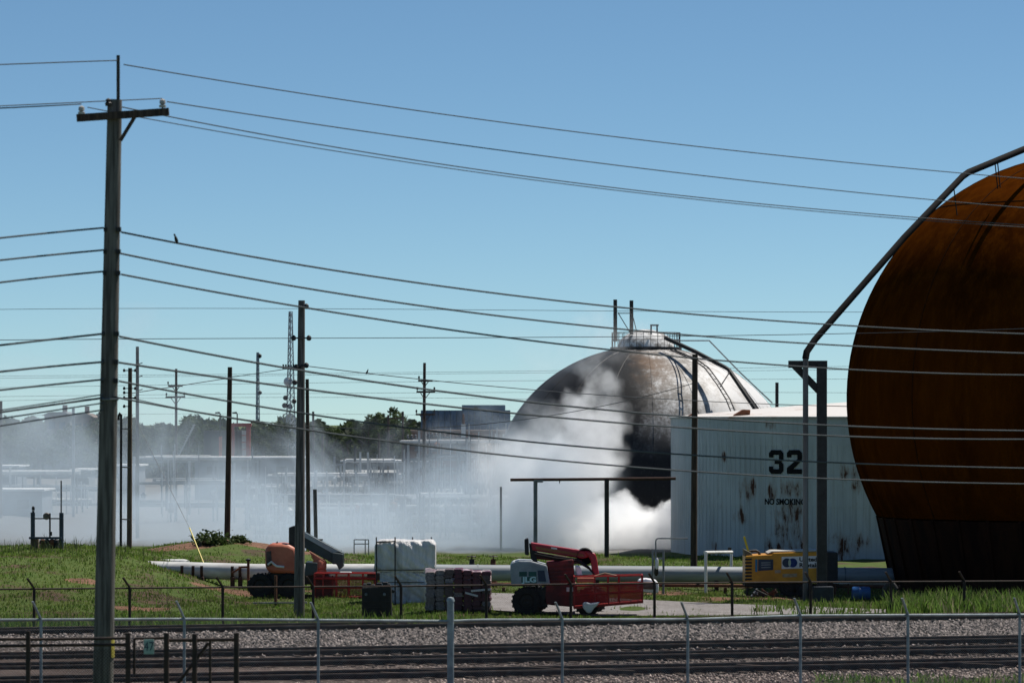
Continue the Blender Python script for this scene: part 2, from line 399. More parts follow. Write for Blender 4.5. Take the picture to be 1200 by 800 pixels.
def text(body, loc, h, mat, parent, name='lettering', sx=1, bold=.0, align='CENTER', depth=.002, wrap=None):
    cu = bpy.data.curves.new(name, 'FONT'); cu.body = body; cu.size = h/.73; cu.align_x = align; cu.align_y = 'CENTER'
    cu.extrude = depth; cu.offset = bold; cu.resolution_u = 3
    o = bpy.data.objects.new('tmp_text', cu); COL.objects.link(o); bpy.context.view_layer.update()
    me = bpy.data.meshes.new_from_object(o.evaluated_get(bpy.context.evaluated_depsgraph_get()))
    bpy.data.objects.remove(o); bpy.data.curves.remove(cu)
    n = len(me.vertices); co = np.empty(n*3, np.float32); me.vertices.foreach_get('co', co); co = co.reshape(-1, 3)
    V = np.stack([co[:, 0]*sx, -co[:, 2], co[:, 1]], -1)
    if wrap: V = wrap(V)
    else: V += np.array(loc)
    V -= np.array(wl(parent)); me.vertices.foreach_set('co', V.astype(np.float32).ravel())
    me.materials.clear(); me.materials.append(mat); me.update()
    q = bpy.data.objects.new(name, me); COL.objects.link(q); q.parent = parent; return q
gate()

# ------------------------------------------------------------------ rusty spherical tank at right
def rusty_tank():
    D = 156.2; pm = F/D; cx = (1280-600)/pm; cz = CAMZ+(495-467)/pm; r = 287/pm
    c = Vector((cx, D, 0)); t = thing('spherical_tank', c, 'huge rusty brown spherical tank at the right edge', 'tank')
    m, tr, b = newmat('weathered rusty plate', .95, .0, .0)
    n1 = noise(tr, .28, 7, (1, 1, .35)); n2 = noise(tr, 2.2, 9, (1, 1, .22), rough=.7); n3 = noise(tr, 9, 6)
    c1 = mix(tr, mapr(tr, n1, .35, .65), (.075, .019, .002), (.034, .0085, .001))
    c2 = mix(tr, mapr(tr, n2, .4, .78), c1, (.095, .026, .002))
    c3 = mix(tr, mapr(tr, n3, .55, .72, 0, .6), c2, (.04, .011, .003))
    tr.links.new(c3, b.inputs['Base Color']); bump(tr, b, n2, .25, .03)
    zj = 2.9; a0 = math.asin((zj-cz)/r); prof = []
    for i in range(41):
        a = a0+(math.pi/2-a0)*i/40; prof.append((max(r*math.cos(a), .001), cz+r*math.sin(a)))
    MB().lathe(prof, c, 128).build('shell', m, t, True)
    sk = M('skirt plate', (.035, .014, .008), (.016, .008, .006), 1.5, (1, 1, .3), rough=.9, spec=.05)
    rj = r*math.cos(a0)
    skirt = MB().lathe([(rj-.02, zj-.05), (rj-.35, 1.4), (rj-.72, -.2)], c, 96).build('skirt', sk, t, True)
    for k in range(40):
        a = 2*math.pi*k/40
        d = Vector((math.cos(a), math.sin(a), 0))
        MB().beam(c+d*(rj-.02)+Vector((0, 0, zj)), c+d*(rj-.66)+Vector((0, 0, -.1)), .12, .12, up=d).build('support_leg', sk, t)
    seam = M('weld seam', (.05, .015, .004), (.03, .01, .003), 3, rough=.9, spec=.03)
    for k in range(10):                                   # meridian welds
        a = R(-90-17)+2*math.pi*k/10; pts = []
        for i in range(33):
            e = a0+(R(82)-a0)*i/32; pts.append(c+Vector(((r+.0)*math.cos(e)*math.cos(a), (r+.0)*math.cos(e)*math.sin(a), cz+r*math.sin(e))))
        MB().tube(pts, .03, 5).build('weld_seam', seam, t, True)
    for e in (R(51),):
        MB().tube([c+Vector((r*math.cos(e)*math.cos(2*math.pi*k/96), r*math.cos(e)*math.sin(2*math.pi*k/96), cz+r*math.sin(e))) for k in range(97)], .025, 5).build('weld_seam', seam, t, True)
    # vent pipe that follows the shell, its upright and bracket post
    D1 = 144.5
    g = thing('bracket_post', P(963, 706, D1).to_3d()*1, 'thick dark steel post with a top bracket beside the rusty tank', 'post')
    x = P(963, 425, D1)
    z0 = zgf(x.x, D1)
    MB().box((x.x, D1, (x.z+z0)/2), (.37, .37, x.z-z0)).build('column', DARKST, g, bevel=.02)
    q = P(924, 427, D1); MB().box(((q.x+x.x+.2)/2, D1, P(0, 426.7, D1).z), (x.x+.2-q.x, .3, .27)).build('bracket_arm', DARKST, g)
    MB().beam(P(929, 426, D1), P(961, 459, D1), .26, .2, up=(0, 1, 0)).build('brace', DARKST, g)
    fb = M('blue grey footing', (.035, .045, .06), (.022, .028, .038), 4, rough=.8)
    b0 = P(965, 700, D1-.6); MB().box((b0.x, D1-.35, .25), (.75, .6, .62)).build('footing', fb, g, bevel=.03)
    pp = M('grey vent pipe paint', (.15, .15, .155), (.08, .065, .062), 1.2, (2, 2, .3), rough=.5)
    D2 = 144.2
    up = P(944, 420, D2)
    pts = [(up.x, D2, -.05), (up.x, D2, up.z-.2), (up.x, D2, up.z), (up.x+.05, D2+.1, up.z+.25)]
    pts += [tuple(P(955, 398, 144.6)), tuple(P(1060, 278, 147)), tuple(P(1128, 207, 149.5)), tuple(P(1135, 202, 149.8)), tuple(P(1205, 173, 152)), tuple(P(1290, 150, 155.5))]
    v = thing('vent_pipe', (up.x, D2, 0), 'tall grey pipe rising past the bracket and bending over the rusty tank', 'pipe')
    MB().tube(pts[:3], .105, 12).build('upright', pp, v, True)
    MB().tube(pts[2:], .13, 12).build('sloping_run', M('dark vent pipe paint', (.022, .02, .02), (.014, .012, .011), 1.5, rough=.85, spec=.1), v, True)
    for xx, yy, DD in ((1118, 222, 149), (1166, 191, 150.7), (1169, 190, 150.8)):
        p = P(xx, yy, DD); MB().beam(p, p+Vector((.22, .9, -.95)), .04).build('stay', BLACKM, v)
rusty_tank()

# ------------------------------------------------------------------ white cylindrical tank 32
def tank32():
    Rr = 10.4; c = Vector((P(1022, 600, 198.6).x, 198.6, 0)); t = thing('storage_tank', c, 'pale rust streaked cylindrical tank numbered 32', 'tank')
    m, tr, b = newmat('stained tank paint', .6, 0, .25)
    co = nd(tr, 'ShaderNodeTexCoord').outputs['Object']
    big = noise(tr, .5, 5, (1, 1, .4)); st = noise(tr, 2.6, 8, (1, 1, .28), rough=.7); fine = noise(tr, 5, 5, (1, 1, .04))
    base = mix(tr, mapr(tr, big, .35, .65), (.51, .54, .56), (.42, .445, .465))
    base = mix(tr, mapr(tr, fine, .5, .7, 0, .5), base, (.32, .31, .29))
    blobs = None
    def wallpt(x, y):
        D = 190.5; X = (x-600)/F*D-c.x; Y = -math.sqrt(max(Rr*Rr-X*X, .1)); return (X, Y, CAMZ+(495-y)/F*(c.y+Y))
    for x, y, r in [(925, 600, 1.5), (925, 572, 1.0), (878, 572, 1.1), (869, 605, .8), (920, 628, 1.5), (910, 645, 1.2), (995, 552, 1.0), (1000, 568, .7), (985, 640, 1.2), (974, 632, .6), (903, 576, .7), (935, 535, .35), (902, 498, .5), (850, 535, .5), (1004, 632, .7), (840, 640, .6), (935, 645, 1.0)]:
        vd = nd(tr, 'ShaderNodeVectorMath', operation='DISTANCE'); tr.links.new(co, vd.inputs[0]); vd.inputs[1].default_value = wallpt(x, y)
        k = mapr(tr, vd.outputs['Value'], r, r*.15)
        blobs = k if blobs is None else mth(tr, 'MAXIMUM', blobs, k)
    f = mth(tr, 'ADD', mth(tr, 'MULTIPLY', blobs, .24), st)
    halo = mapr(tr, f, .60, .76, 0, .5); core = mapr(tr, f, .725, .80)
    cc = mix(tr, halo, base, (.23, .115, .055)); cc = mix(tr, core, cc, (.07, .022, .010))
    tr.links.new(cc, b.inputs['Base Color']); bump(tr, b, st, .15, .02)
    zs = [-.1, 1.15, 2.55, 4.1, 5.55, 7.0]
    for i in range(5):                                    # five plate courses, each lapped a few millimetres
        MB().lathe([(Rr-.02*(i % 2), zs[i]), (Rr-.02*(i % 2), zs[i+1]+.004)], c, 144).build('wall_course', m, t, True)
    rv = M('wall rib paint', (.50, .53, .55), (.41, .435, .45), 2, (1, 1, .2), rough=.6)
    mb = MB()
    for k in range(110):
        a = R(175)+R(190)*k/109; d = Vector((math.cos(a), math.sin(a), 0))
        mb.beam(c+d*(Rr+.001)+Vector((0, 0, -.05)), c+d*(Rr+.001)+Vector((0, 0, 6.95)), .014, .01, up=d)
    mb.build('wall_ribs', rv, t, kind='stuff')
    m2, t2, b2 = newmat('rust blotched roof', .6, 0, .3)
    rn = noise(t2, .6, 7, (1, 1.6, 1)); t2.links.new(mix(t2, mapr(t2, rn, .56, .72), (.62, .59, .56), (.30, .16, .09)), b2.inputs['Base Color'])
    MB().lathe([(Rr+.12, 6.93), (Rr+.12, 7.0), (Rr*.5, 7.48), (.01, 7.86)], c, 96).build('roof', m2, t, True)
    MB().tube([c+Vector(((Rr+.06)*math.cos(a), (Rr+.06)*math.sin(a), 6.95)) for a in np.linspace(math.pi, 2*math.pi, 60)], .05, 6).build('top_rim', RUST, t, True)
    h = P(868, 488, 192.5); hx = M('rusty hatch', (.22, .085, .04), (.10, .04, .022), 3, rough=.85)
    mb = MB().prism([(h.x-.5, h.z), (h.x+.42, h.z+.02), (h.x+.45, h.z+.34), (h.x+.1, h.z+.36)], 191.8, 193.2); mb.build('hatch', hx, t, bevel=.03)
    h = P(808, 488, 196); MB().prism([(h.x-.35, h.z-.1), (h.x+.35, h.z-.05), (h.x+.35, h.z+.3)], 195, 196).build('hatch', hx, t, bevel=.02)
    # numerals and warning
    def wrapper(x, y):
        X0, _, Z0 = wallpt(x, y)
        def f(V):
            a0 = math.asin(X0/Rr); a = a0+V[:, 0]/Rr; rr = Rr+.022-V[:, 1]
            return np.stack([c.x+rr*np.sin(a), c.y-rr*np.cos(a), Z0+V[:, 2]], -1)
        return f
    blk = M('black stencil paint', (.012, .013, .015), (.02, .02, .022), 4, rough=.9, spec=.05)
    D3 = [[(1, 8), (5, 8), (6, 7), (4.2, 6.4), (1.8, 6.4), (0, 7)], [(0, 7), (1.8, 6.4), (1.8, 5.5), (0, 5.5)], [(6, 7), (6, 4.9), (4.2, 4.7), (4.2, 6.4)],
          [(4.2, 4.7), (6, 4.9), (5.3, 4.05), (4.2, 3.3), (2.4, 3.3), (2.4, 4.7)], [(5.3, 4.05), (6, 3.2), (6, 1), (4.2, 1.6), (4.2, 3.3)],
          [(6, 1), (5, 0), (1, 0), (0, 1), (1.8, 1.6), (4.2, 1.6)], [(0, 1), (0, 2.5), (1.8, 2.5), (1.8, 1.6)]]
    D2 = [D3[0], D3[1], [(6, 7), (6, 4.6), (4.2, 5.0), (4.2, 6.4)], [(4.2, 5.0), (6, 4.6), (2.6, 1.6), (0, 1.6), (0, 2)], [(0, 1.6), (6, 1.6), (6, 0), (0, 0)]]
    for polys, px in ((D3, 908.5), (D2, 929)):
        wr = wrapper(px, 541); mb = MB()
        for po in polys:
            q = wr(np.array([((x-3)*.134, 0, (y-4)*.147) for x, y in po])); n = len(mb.v); mb.v += [tuple(z) for z in q]; mb.f.append(tuple(range(n, n+len(q))))
        mb.build('numeral', blk, t)
    text('NO SMOKING', None, .30, blk, t, 'warning_lettering', sx=.86, bold=.012, wrap=wrapper(918, 588))
tank32()

# ------------------------------------------------------------------ scorched dome tank
DC = Vector((P(757, 500, 232).x, 232, 0))
def dome_tank():
    pm = F/232; rx = 182/pm; ze = CAMZ+(495-586)/pm; hz = (586-406)/pm; e = 2.06
    t = thing('dome_tank', DC, 'big white dome tank scorched black by fire, smoke rising before it', 'tank')
    m, tr, b = newmat('scorched white plate', .55, .0, .25)
    co = nd(tr, 'ShaderNodeTexCoord').outputs['Object']; sp = nd(tr, 'ShaderNodeSeparateXYZ'); tr.links.new(co, sp.inputs[0])
    n1 = noise(tr, .30, 7, rough=.65); n2 = noise(tr, 5.5, 10, rough=.78); n3 = noise(tr, 1.3, 8, (1, 1, .5), rough=.7)
    A = mapr(tr, mth(tr, 'ADD', sp.outputs[0], mth(tr, 'MULTIPLY', mth(tr, 'SUBTRACT', n1, .5), 6.0)), -1.6, .6, 1, 0)
    B = mapr(tr, mth(tr, 'ADD', sp.outputs[2], mth(tr, 'MULTIPLY', mth(tr, 'SUBTRACT', n1, .5), 4.0)), 4.3, 8.8, 1, 0)
    C = mapr(tr, sp.outputs[0], 2.5, 6.0, 1, .25)
    soot = mth(tr, 'MAXIMUM', A, mth(tr, 'MULTIPLY', B, C))
    side = mapr(tr, sp.outputs[0], 2.4, 4.6, 1, 0)                     # cleaner paint on the right
    white = mix(tr, mapr(tr, n3, .48, .7, 0, .6), (.62, .61, .60), (.36, .32, .28))
    spk = mapr(tr, mth(tr, 'ADD', mth(tr, 'ADD', mth(tr, 'MULTIPLY', n2, .5), mth(tr, 'MULTIPLY', n3, .5)), mth(tr, 'MULTIPLY', side, .08)), .46, .64)
    spk = mth(tr, 'MULTIPLY', spk, mth(tr, 'ADD', mth(tr, 'MULTIPLY', side, .85), .12))
    col = mix(tr, spk, white, (.16, .145, .13))
    vd = nd(tr, 'ShaderNodeVectorMath', operation='DISTANCE'); tr.links.new(co, vd.inputs[0]); vd.inputs[1].default_value = (-.9, -4.4, 9.0)
    br = mth(tr, 'MULTIPLY', mapr(tr, vd.outputs['Value'], 3.4, 1.0), mapr(tr, n3, .3, .55))
    col = mix(tr, br, col, (.15, .085, .045))
    dark = mix(tr, mapr(tr, n2, .56, .70), (.012, .012, .013), (.06, .057, .056))
    col = mix(tr, soot, col, dark)
    tr.links.new(col, b.inputs['Base Color']); bump(tr, b, n2, .2, .03)
    def R_(z):
        return rx*max(1-(max(z-ze, 0)/hz)**e, 0)**(1/e)
    prof = [(rx*.8, -.2), (rx*.93, .5), (rx*.99, 1.3)]+[(R_(z), z) for z in [ze+hz*math.sin(math.pi/2*i/40) for i in range(40)]]+[(.01, ze+hz)]
    MB().lathe(prof, DC, 128).build('shell', m, t, True)
    def S(az, z, out=0): r = R_(z)+out; return DC+Vector((r*math.sin(az), -r*math.cos(az), z))
    seam = M('dome weld seam', (.4, .38, .36), (.16, .14, .13), 2, rough=.6)
    for k in range(18):
        az = 2*math.pi*k/18+.02
        MB().tube([S(az, ze+hz*math.sin(math.pi/2*i/30*.97), .0) for i in range(31)], .022, 5).build('weld_seam', m, t, True)
    # crown platform
    zt = CAMZ+(495-408)/pm; rp = 40/pm
    pf = MB().lathe([(rp-.25, zt-.1), (rp+.1, zt-.1), (rp+.1, zt+.06), (rp-.25, zt+.06)], DC, 40).build('crown_platform', BLACKM, t)
    for k in range(44):
        a = 2*math.pi*k/44; d = Vector((math.cos(a), math.sin(a), 0))
        MB().beam(DC+d*(rp+.02)+Vector((0, 0, zt-.1)), DC+d*(rp+.02)+Vector((0, 0, zt-.32)), .10, .06).build('bracket', BLACKM, pf)
    for k in range(30):
        a = 2*math.pi*k/30; d = Vector((math.cos(a), math.sin(a), 0))
        MB().beam(DC+d*rp+Vector((0, 0, zt)), DC+d*rp+Vector((0, 0, zt+.93)), .035).build('rail_post', BLACKM, pf)
    for h in (.5, .93):
        MB().tube([DC+Vector((rp*math.cos(a), rp*math.sin(a), zt+h)) for a in np.linspace(0, 2*math.pi, 41)], .022, 5).build('hand_rail', BLACKM, pf)
    cw = M('pale crown cap', (.7, .7, .7), (.2, .19, .18), 2.6, rough=.7, lo=.42, hi=.62)
    MB().lathe([(1.75, zt), (1.6, zt+.45), (1.3, zt+.75), (.8, zt+1.0), (.4, zt+1.12), (.01, zt+1.15)], DC, 32).build('crown_cap', cw, t, True)
    for x, y0, y1, dx in ((721, 351, 400, -.6), (740, 352, 392, .4)):
        p = P(x, y0, 230.6+dx); q = P(x, y1, 230.6+dx); MB().tube([q, p], .12, 10).build('vent_stack', BLACKM, t, True)
    for a, q in (((724, 366), (738, 389)), ((724, 367), (738, 367)), ((742, 372), (746, 388))):
        MB().beam(P(*a, 230), P(*q, 230), .05).build('stay', BLACKM, t)
    for a, q in (((763, 381), (763, 392)), ((770, 381), (770, 390)), ((762, 381), (772, 381))):
        MB().beam(P(*a, 230.5), P(*q, 230.5), .1).build('davit', STEEL, t)
    # pipe and walkway down the right side
    pts = [P(780, 396, 229.5), P(815, 412, 227.5), P(850, 430.5, 226), P(854, 433, 225.8), P(885, 479, 224.5), P(905, 520, 224)]
    MB().tube(pts, .13, 8).build('drain_pipe', BLACKM, t, True)
    MB().tube([P(855, 432, 226), P(889, 479, 224.7), P(908, 520, 224)], .05, 6).build('drain_pipe', DARKST, t, True)
    MB().tube([P(790, 399, 230), P(831, 399, 230), P(867, 436, 231), P(905, 472, 232)], .045, 6).build('spray_pipe', STEEL, t, True)
    for off in (0, .26):
        MB().tube([P(x+off*18, y, D) for x, y, D in ((786, 410, 228.6), (812, 421, 226), (826, 431, 225), (840, 450, 223.6), (851, 468, 222.8), (858, 486, 222.4))], .04, 6).build('stair_stringer', BLACKM, t, True)
    for i in range(14):
        x = np.interp(i/13, [0, .3, .6, 1], [812, 826, 843, 857]); y = np.interp(i/13, [0, .3, .6, 1], [421, 431, 455, 484]); D = np.interp(i/13, [0, .3, .6, 1], [226, 225, 223.3, 222.4])
        MB().beam(P(x, y, D), P(x+4.7, y, D), .05, .03).build('stair_tread', DARKST, t)
    MB().beam(P(844, 453, 223.3), P(855, 436, 225.6), .05).build('stay', BLACKM, t)
dome_tank()
# ------------------------------------------------------------------ poles
def pole(x0, y0, x1, y1, D, r0, r1, mat, label, arms=(), name='utility_pole', cat='pole', group=None, seg=12):
    a = P(x0, y0, D); b = P(x1, y1, D); z0 = min(zgf(a.x, D)-.2, a.z)
    if a.z > z0:                                            # run the lean down to the ground
        k = (a.z-z0)/(b.z-a.z); a = a-(b-a)*k
    t = thing(name, (a.x, D, z0), label, cat, group)
    sh = MB().tube([a+(b-a)*i/8 for i in range(9)], [r0+(r1-r0)*i/8 for i in range(9)], seg).build('shaft', mat, t, True)
    for (y, xl, xr, tilt, pins) in arms:
        p, q = P(xl, y+tilt, D-.25), P(xr, y-tilt, D-.25)
        arm = MB().beam(p, q, .1, .11).build('crossarm', mat, t)
        mid = P(x1+(x0-x1)*.04, y, D); lo = mid.copy(); lo.z -= .75*(q.x-p.x)/2.4+.1
        for s in (-1, 1): MB().beam(mid+(q-mid)*(.55 if s > 0 else 0)+(p-mid)*(.55 if s < 0 else 0), Vector((lo.x, D-.22, lo.z)), .04).build('brace', mat, t)
        for px in pins:
            c = P(px, y, D-.25)+Vector((0, 0, .05)); c.z = p.z+(q.z-p.z)*(c.x-p.x)/(q.x-p.x)+.05
            MB().lathe([(.02, 0), (.02, .07), (.06, .08), (.045, .13), (.06, .15), (.04, .23), (.0, .24)], c, 8).build('insulator', PORC if pins and D > 100 and False else DARKST, arm, True)
    return t, sh
# the big pole in front, left
def big_pole():
    D = 66; t, sh = pole(119.5, 862, 134.5, 117, D, .185, .125, WOOD, 'tall grey weathered utility pole in front at left with one crossarm', seg=16)
    pl, pr = P(90, 138.5, D-.22), P(198, 131, D-.22)
    arm = MB().beam(pl, pr, .10, .125).build('crossarm', WOODD, t)
    MB().beam(P(158, 137, D-.2), P(141, 165, D-.2), .035, .06).build('brace', WOODD, t)
    MB().tube([P(138.5, 130, D+.18), P(138.5, 65, D+.18)], .03, 8).build('top_pin', DARKST, t, True)
    for x, y in ((95.5, 134), (190.5, 126)):
        c = P(x, y, D-.22); MB().lathe([(.018, -.12), (.018, .0), (.06, .0), (.062, .035), (.03, .05), (.055, .07), (.05, .12), (.02, .145), (0, .15)], c, 12).build('insulator', PORC, arm, True)
    c = P(127, 121, D-.15); MB().lathe([(.05, -.05), (.06, 0), (.03, .03), (.05, .06), (0, .09)], c, 10).build('insulator', DARKST, t, True)
    for y in (269, 295, 320, 391, 424, 446, 467):
        xm = np.interp(y, [117, 862], [134.5, 119.5]); q = P(xm+8, y, D-.1); MB().box(q, (.07, .12, .08)).build('cable_clamp', BLACKM, t)
        q = P(xm-8, y, D-.08); MB().box(q, (.05, .1, .07)).build('cable_clamp', BLACKM, t)
    q = P(129, 468, D-.2); MB().tube([q+Vector((-.14, -.02, 0)), q+Vector((.15, -.02, .01))], .02, 6).build('strap', STEEL, t, True)
    y = M('yellow paint splash', (.5, .4, .05), (.3, .24, .05), 8, rough=.7); xp = P(128.5, 756, D)
    MB().lathe([(.186, -.2), (.188, .0), (.186, .12)], (P(121.6, 756, D).x, D, xp.z), 6, a0=R(-40), a1=R(0)).build('paint_mark', y, t)
big_pole()
t, sh = pole(350.5, 727, 353.5, 352, 131.6, .19, .115, WOOD, 'grey utility pole in front of the orange lift', seg=16)
for y, s in ((359, 1), (396, 1), (396, -1), (428, 1), (430, -1)):
    q = P(353+s*(6 if y != 396 else 9), y, 131.4)
    MB().lathe([(.03, -.09), (.08, -.06), (.09, .02), (.06, .07), (.02, .1)], q, 10).build('insulator', BLACKM, t, True)
    MB().beam(P(353, y, 131.5), q, .05).build('insulator_arm', BLACKM, t)
pole(361.5, 640, 360, 444, 196, .12, .09, WOODD, 'thin black pole just right of the grey pole by the orange lift', group=None)
pole(370, 622, 369, 573, 197, .1, .1, DARKST, 'short dark post stub beside the thin black pole', name='steel_post', cat='post')
pole(266, 646, 269.5, 430, 184, .15, .11, WOODD, 'dark bare pole standing on the dirt mound', [])
t, sh = pole(151.5, 660, 152.5, 431, 170, .12, .09, WOODL, 'brown slender pole with stubby insulators right of the big pole')
for y in (434, 455, 460, 466, 476):
    for s in (-1, 1):
        if (y, s) in ((460, 1), (476, 1)): continue
        MB().beam(P(152, y, 169.9), P(152+s*6, y, 169.9), .04).build('insulator_arm', BLACKM, t)
        MB().lathe([(.05, -.06), (.06, .02), (.02, .08)], P(152+s*6.5, y, 169.9), 8).build('insulator', DARKST, t, True)
cd = thing('conduit_riser', (P(141, 655, 169).x, 169, 1.2), 'thin black conduit pipe strapped left of the brown slender pole', 'conduit')
MB().tube([P(141.5, 660, 169), P(142, 486, 169), P(140.5, 484, 169), P(139, 487, 169), P(138.8, 492, 169)], .055, 8).build('conduit', BLACKM, cd, True)
for y in (502, 547, 608): MB().beam(P(141, y, 169), P(152, y+.5, 169.8), .05).build('strap', BLACKM, cd)
t, sh = pole(161, 640, 161, 406, 215, .11, .09, BLACKM, 'tall black pole behind the brown slender pole')
for y in (425, 440, 456): MB().beam(P(161, y+2, 215), P(167, y, 215), .05).build('insulator_arm', BLACKM, t)
pole(206, 640, 206.5, 432, 250, .1, .08, WOODD, 'dark pole with two crossarms left of the mound pole', [(452, 197, 214, 0, (197, 207)), (465, 194, 217, .3, (195, 216))])
pole(86, 630, 86, 478, 260, .1, .1, STEEL, 'pale grey pole behind the smoke at far left')
pole(0.5, 630, 1, 470, 255, .12, .1, WOODD, 'dark pole cut by the left edge of the picture')
t, sh = pole(496, 640, 497.5, 425, 228, .11, .085, WOODD, 'black pole with three crossarms before the blue glass building', [(446, 490, 507, 0, (491,)), (459, 488, 510, 0, (489, 509)), (485.5, 487, 510, 0, (488, 509))])
pole(813, 668, 814.5, 415, 177, .155, .13, WOODD, 'stout dark brown pole at the left end of tank 32')
pole(910, 640, 910.5, 448, 226, .105, .1, DARKST, 'short dark pole showing above the roof of tank 32')
for x, yt, lb in ((455, 486, 'left pole of the far double pole frame by the round tree'), (472, 482, 'right pole of the far double pole frame by the round tree'), (444, 508, 'short far pole left of the double pole frame'), (378, 510, 'short far pole right of the grey pole'), (367, 482, 'far pole with a spike behind the thin black pole')):
    pole(x, 610, x, yt, 290, .1, .085, WOODD, lb, group=None)
fr = thing('crossarm_beam', tuple(P(463, 490, 289.6)), 'crossbeam joining the two far poles by the round tree', 'beam'); MB().beam(P(453, 490, 289.7), P(474, 490, 289.7), .12).build('beam', WOODD, fr)
def lamp(x, ytop, D, label):
    t = thing('floodlight_post', (P(x, 600, D).x, D, 0), label, 'lamp post')
    MB().tube([(P(x, 600, D).x, D, 0), P(x, ytop, D)], .09, 8).build('post', DARKST, t, True)
    for s, h in ((-1, 0), (1, 1)):
        a = P(x, ytop+1, D); b = P(x+s*5, ytop-4+h, D); MB().beam(a, b, .06).build('arm', DARKST, t)
        MB().box(b+Vector((s*.12, -.1, .1)), (.45, .35, .22), Matrix.Rotation(s*.6, 3, 'Y')).build('floodlight', DARKST, t)
lamp(416, 523, 262, 'post with two tilted floodlights behind the smoke')
for x, y0 in ((258, 483), (278, 483)):
    t = thing('street_lamp', (P(x, 600, 330).x, 330, 0), 'thin curved lamp post %s the red frame structure' % ('on the left of' if x < 270 else 'rising above'), 'lamp post')
    MB().tube([(P(x, 600, 330).x, 330, 0), P(x, y0+2, 330), P(x-1, y0, 330), P(x-3, y0, 330)], .06, 6).build('post', DARKST, t, True)
    MB().box(P(x-3, y0+.5, 330), (.4, .25, .12)).build('lamp_head', DARKST, t)
# lattice towers
def tower(x, yt, wt, wb, D, label, dish):
    c = P(x, 600, D); c.z = 0; H = P(x, yt, D).z; pm = F/D; t = thing('lattice_tower', c, label, 'tower'); n = 26
    mt = M('tower steel '+str(x), (.30, .34, .37), (.2, .23, .25), 2, rough=.5)
    def leg(k, z):
        a = 2*math.pi*k/3+.5; r = (wb+(wt-wb)*z/H)/pm*.58; return c+Vector((r*math.cos(a), r*math.sin(a), z))
    for k in range(3): MB().tube([leg(k, 0), leg(k, H)], .07, 6).build('tower_leg', mt, t, True)
    mb = MB()
    for i in range(n):
        z0, z1 = H*i/n, H*(i+1)/n
        for k in range(3):
            mb.beam(leg(k, z0), leg((k+1) % 3, z1), .055); mb.beam(leg(k, z1), leg((k+1) % 3, z1), .045)
    mb.build('lattice_bracing', mt, t, kind='stuff')
    for (dx, y, s) in dish:
        q = P(x+dx, y, D); MB().lathe([(.0, -.12), (s*.7, -.06), (s, .1), (0, .12)], q, 12, 'Y').build('dish', WHITEP if s > .3 else DARKST, t, True)
        MB().beam(q, Vector((c.x, D, q.z)), .05).build('dish_arm', mt, t)
    return t
t = tower(340.5, 365, 3.5, 13, 420, 'taller lattice mast with dishes and antennas', [(-3, 447, .5), (5, 448, .3), (-6, 466, .28), (-7, 475, .3), (4, 470, .28), (-1, 476, .3)])
for dx in (-8, -5, -2, 1, 4, 7): MB().box(P(340+dx, 429.5, 420), (.18, .18, .5)).build('panel_antenna', DARKST, t)
MB().beam(P(331, 430, 420), P(350, 430, 420), .12).build('antenna_ring', DARKST, t)
tower(302, 413, 2.2, 5, 460, 'shorter thin lattice mast left of the taller one', [(2, 417, .28), (2.5, 460, .25)])

# ------------------------------------------------------------------ overhead wires
def wire(pts, r, label, D=None, group=None, name='overhead_wire'):
    if len(pts[0]) == 2: pts = [(x, y, D) for x, y in pts]
    q = [P(*p) for p in pts]; xs = np.array([v.x for v in q]); deg = min(2, len(q)-1)
    cy = np.polyfit(xs, [v.y for v in q], 1); cz = np.polyfit(xs, [v.z for v in q], deg if len(q) < 5 else 3)
    X = np.linspace(xs.min(), xs.max(), 48)
    return MB().tube([(x, np.polyval(cy, x), np.polyval(cz, x)) for x in X], r, 6, cap=False).build(name, CABLE, None, True, label, 'wire', group)
def DN(x): return 66/(1-.16*(x-133)/F*1.0) if False else 66+(x-137)*.019
def near(pts): return [(x, y, DN(x)) for x, y in pts]
G1 = 'wires strung from the big front pole'
R_ = [([(140, 71), (500, 134), (800, 173), (1125, 203), (1260, 212)], .011, 'top wire from the pin of the big pole, running right'),
      ([(192, 116), (420, 153), (640, 187), (1098, 235), (1260, 247)], .011, 'wire from the right end insulator of the big pole, running right'),
      ([(127, 119), (400, 175), (640, 213), (1080, 256), (1260, 266)], .011, 'upper of the close pair of wires leaving the big pole crossarm'),
      ([(97, 122), (200, 143), (400, 180), (640, 216.5), (1080, 258.5), (1260, 268)], .009, 'lower of the close pair of wires leaving the big pole crossarm'),
      ([(137, 269), (420, 323), (690, 356), (900, 377), (1260, 392)], .018, 'thick cable with a bird perched near the big pole'),
      ([(137, 295), (300, 328), (710, 385), (1000, 406), (1260, 415)], .018, 'thick cable second below the crossarm, running right'),
      ([(137, 320), (345, 357), (560, 393), (900, 427), (1260, 439)], .018, 'thick cable third below the crossarm, passing the grey pole top'),
      ([(135, 393), (300, 425), (560, 464), (800, 488), (1260, 505)], .02, 'thick cable crossing just above the tank 32 number'),
      ([(135, 424), (300, 448), (560, 480), (900, 507), (1260, 514)], .02, 'thick cable crossing the top band of tank 32'),
      ([(134, 446), (348, 483), (560, 510), (780, 532), (1060, 544), (1260, 550)], .018, 'cable crossing the 32 numerals'),
      ([(134, 466), (216, 480), (440, 514), (789, 551), (1060, 563), (1260, 568)], .018, 'lowest thick cable from the big pole, crossing below the 32')]
for pts, r, lb in R_: wire(near(pts), r, lb, group=G1)
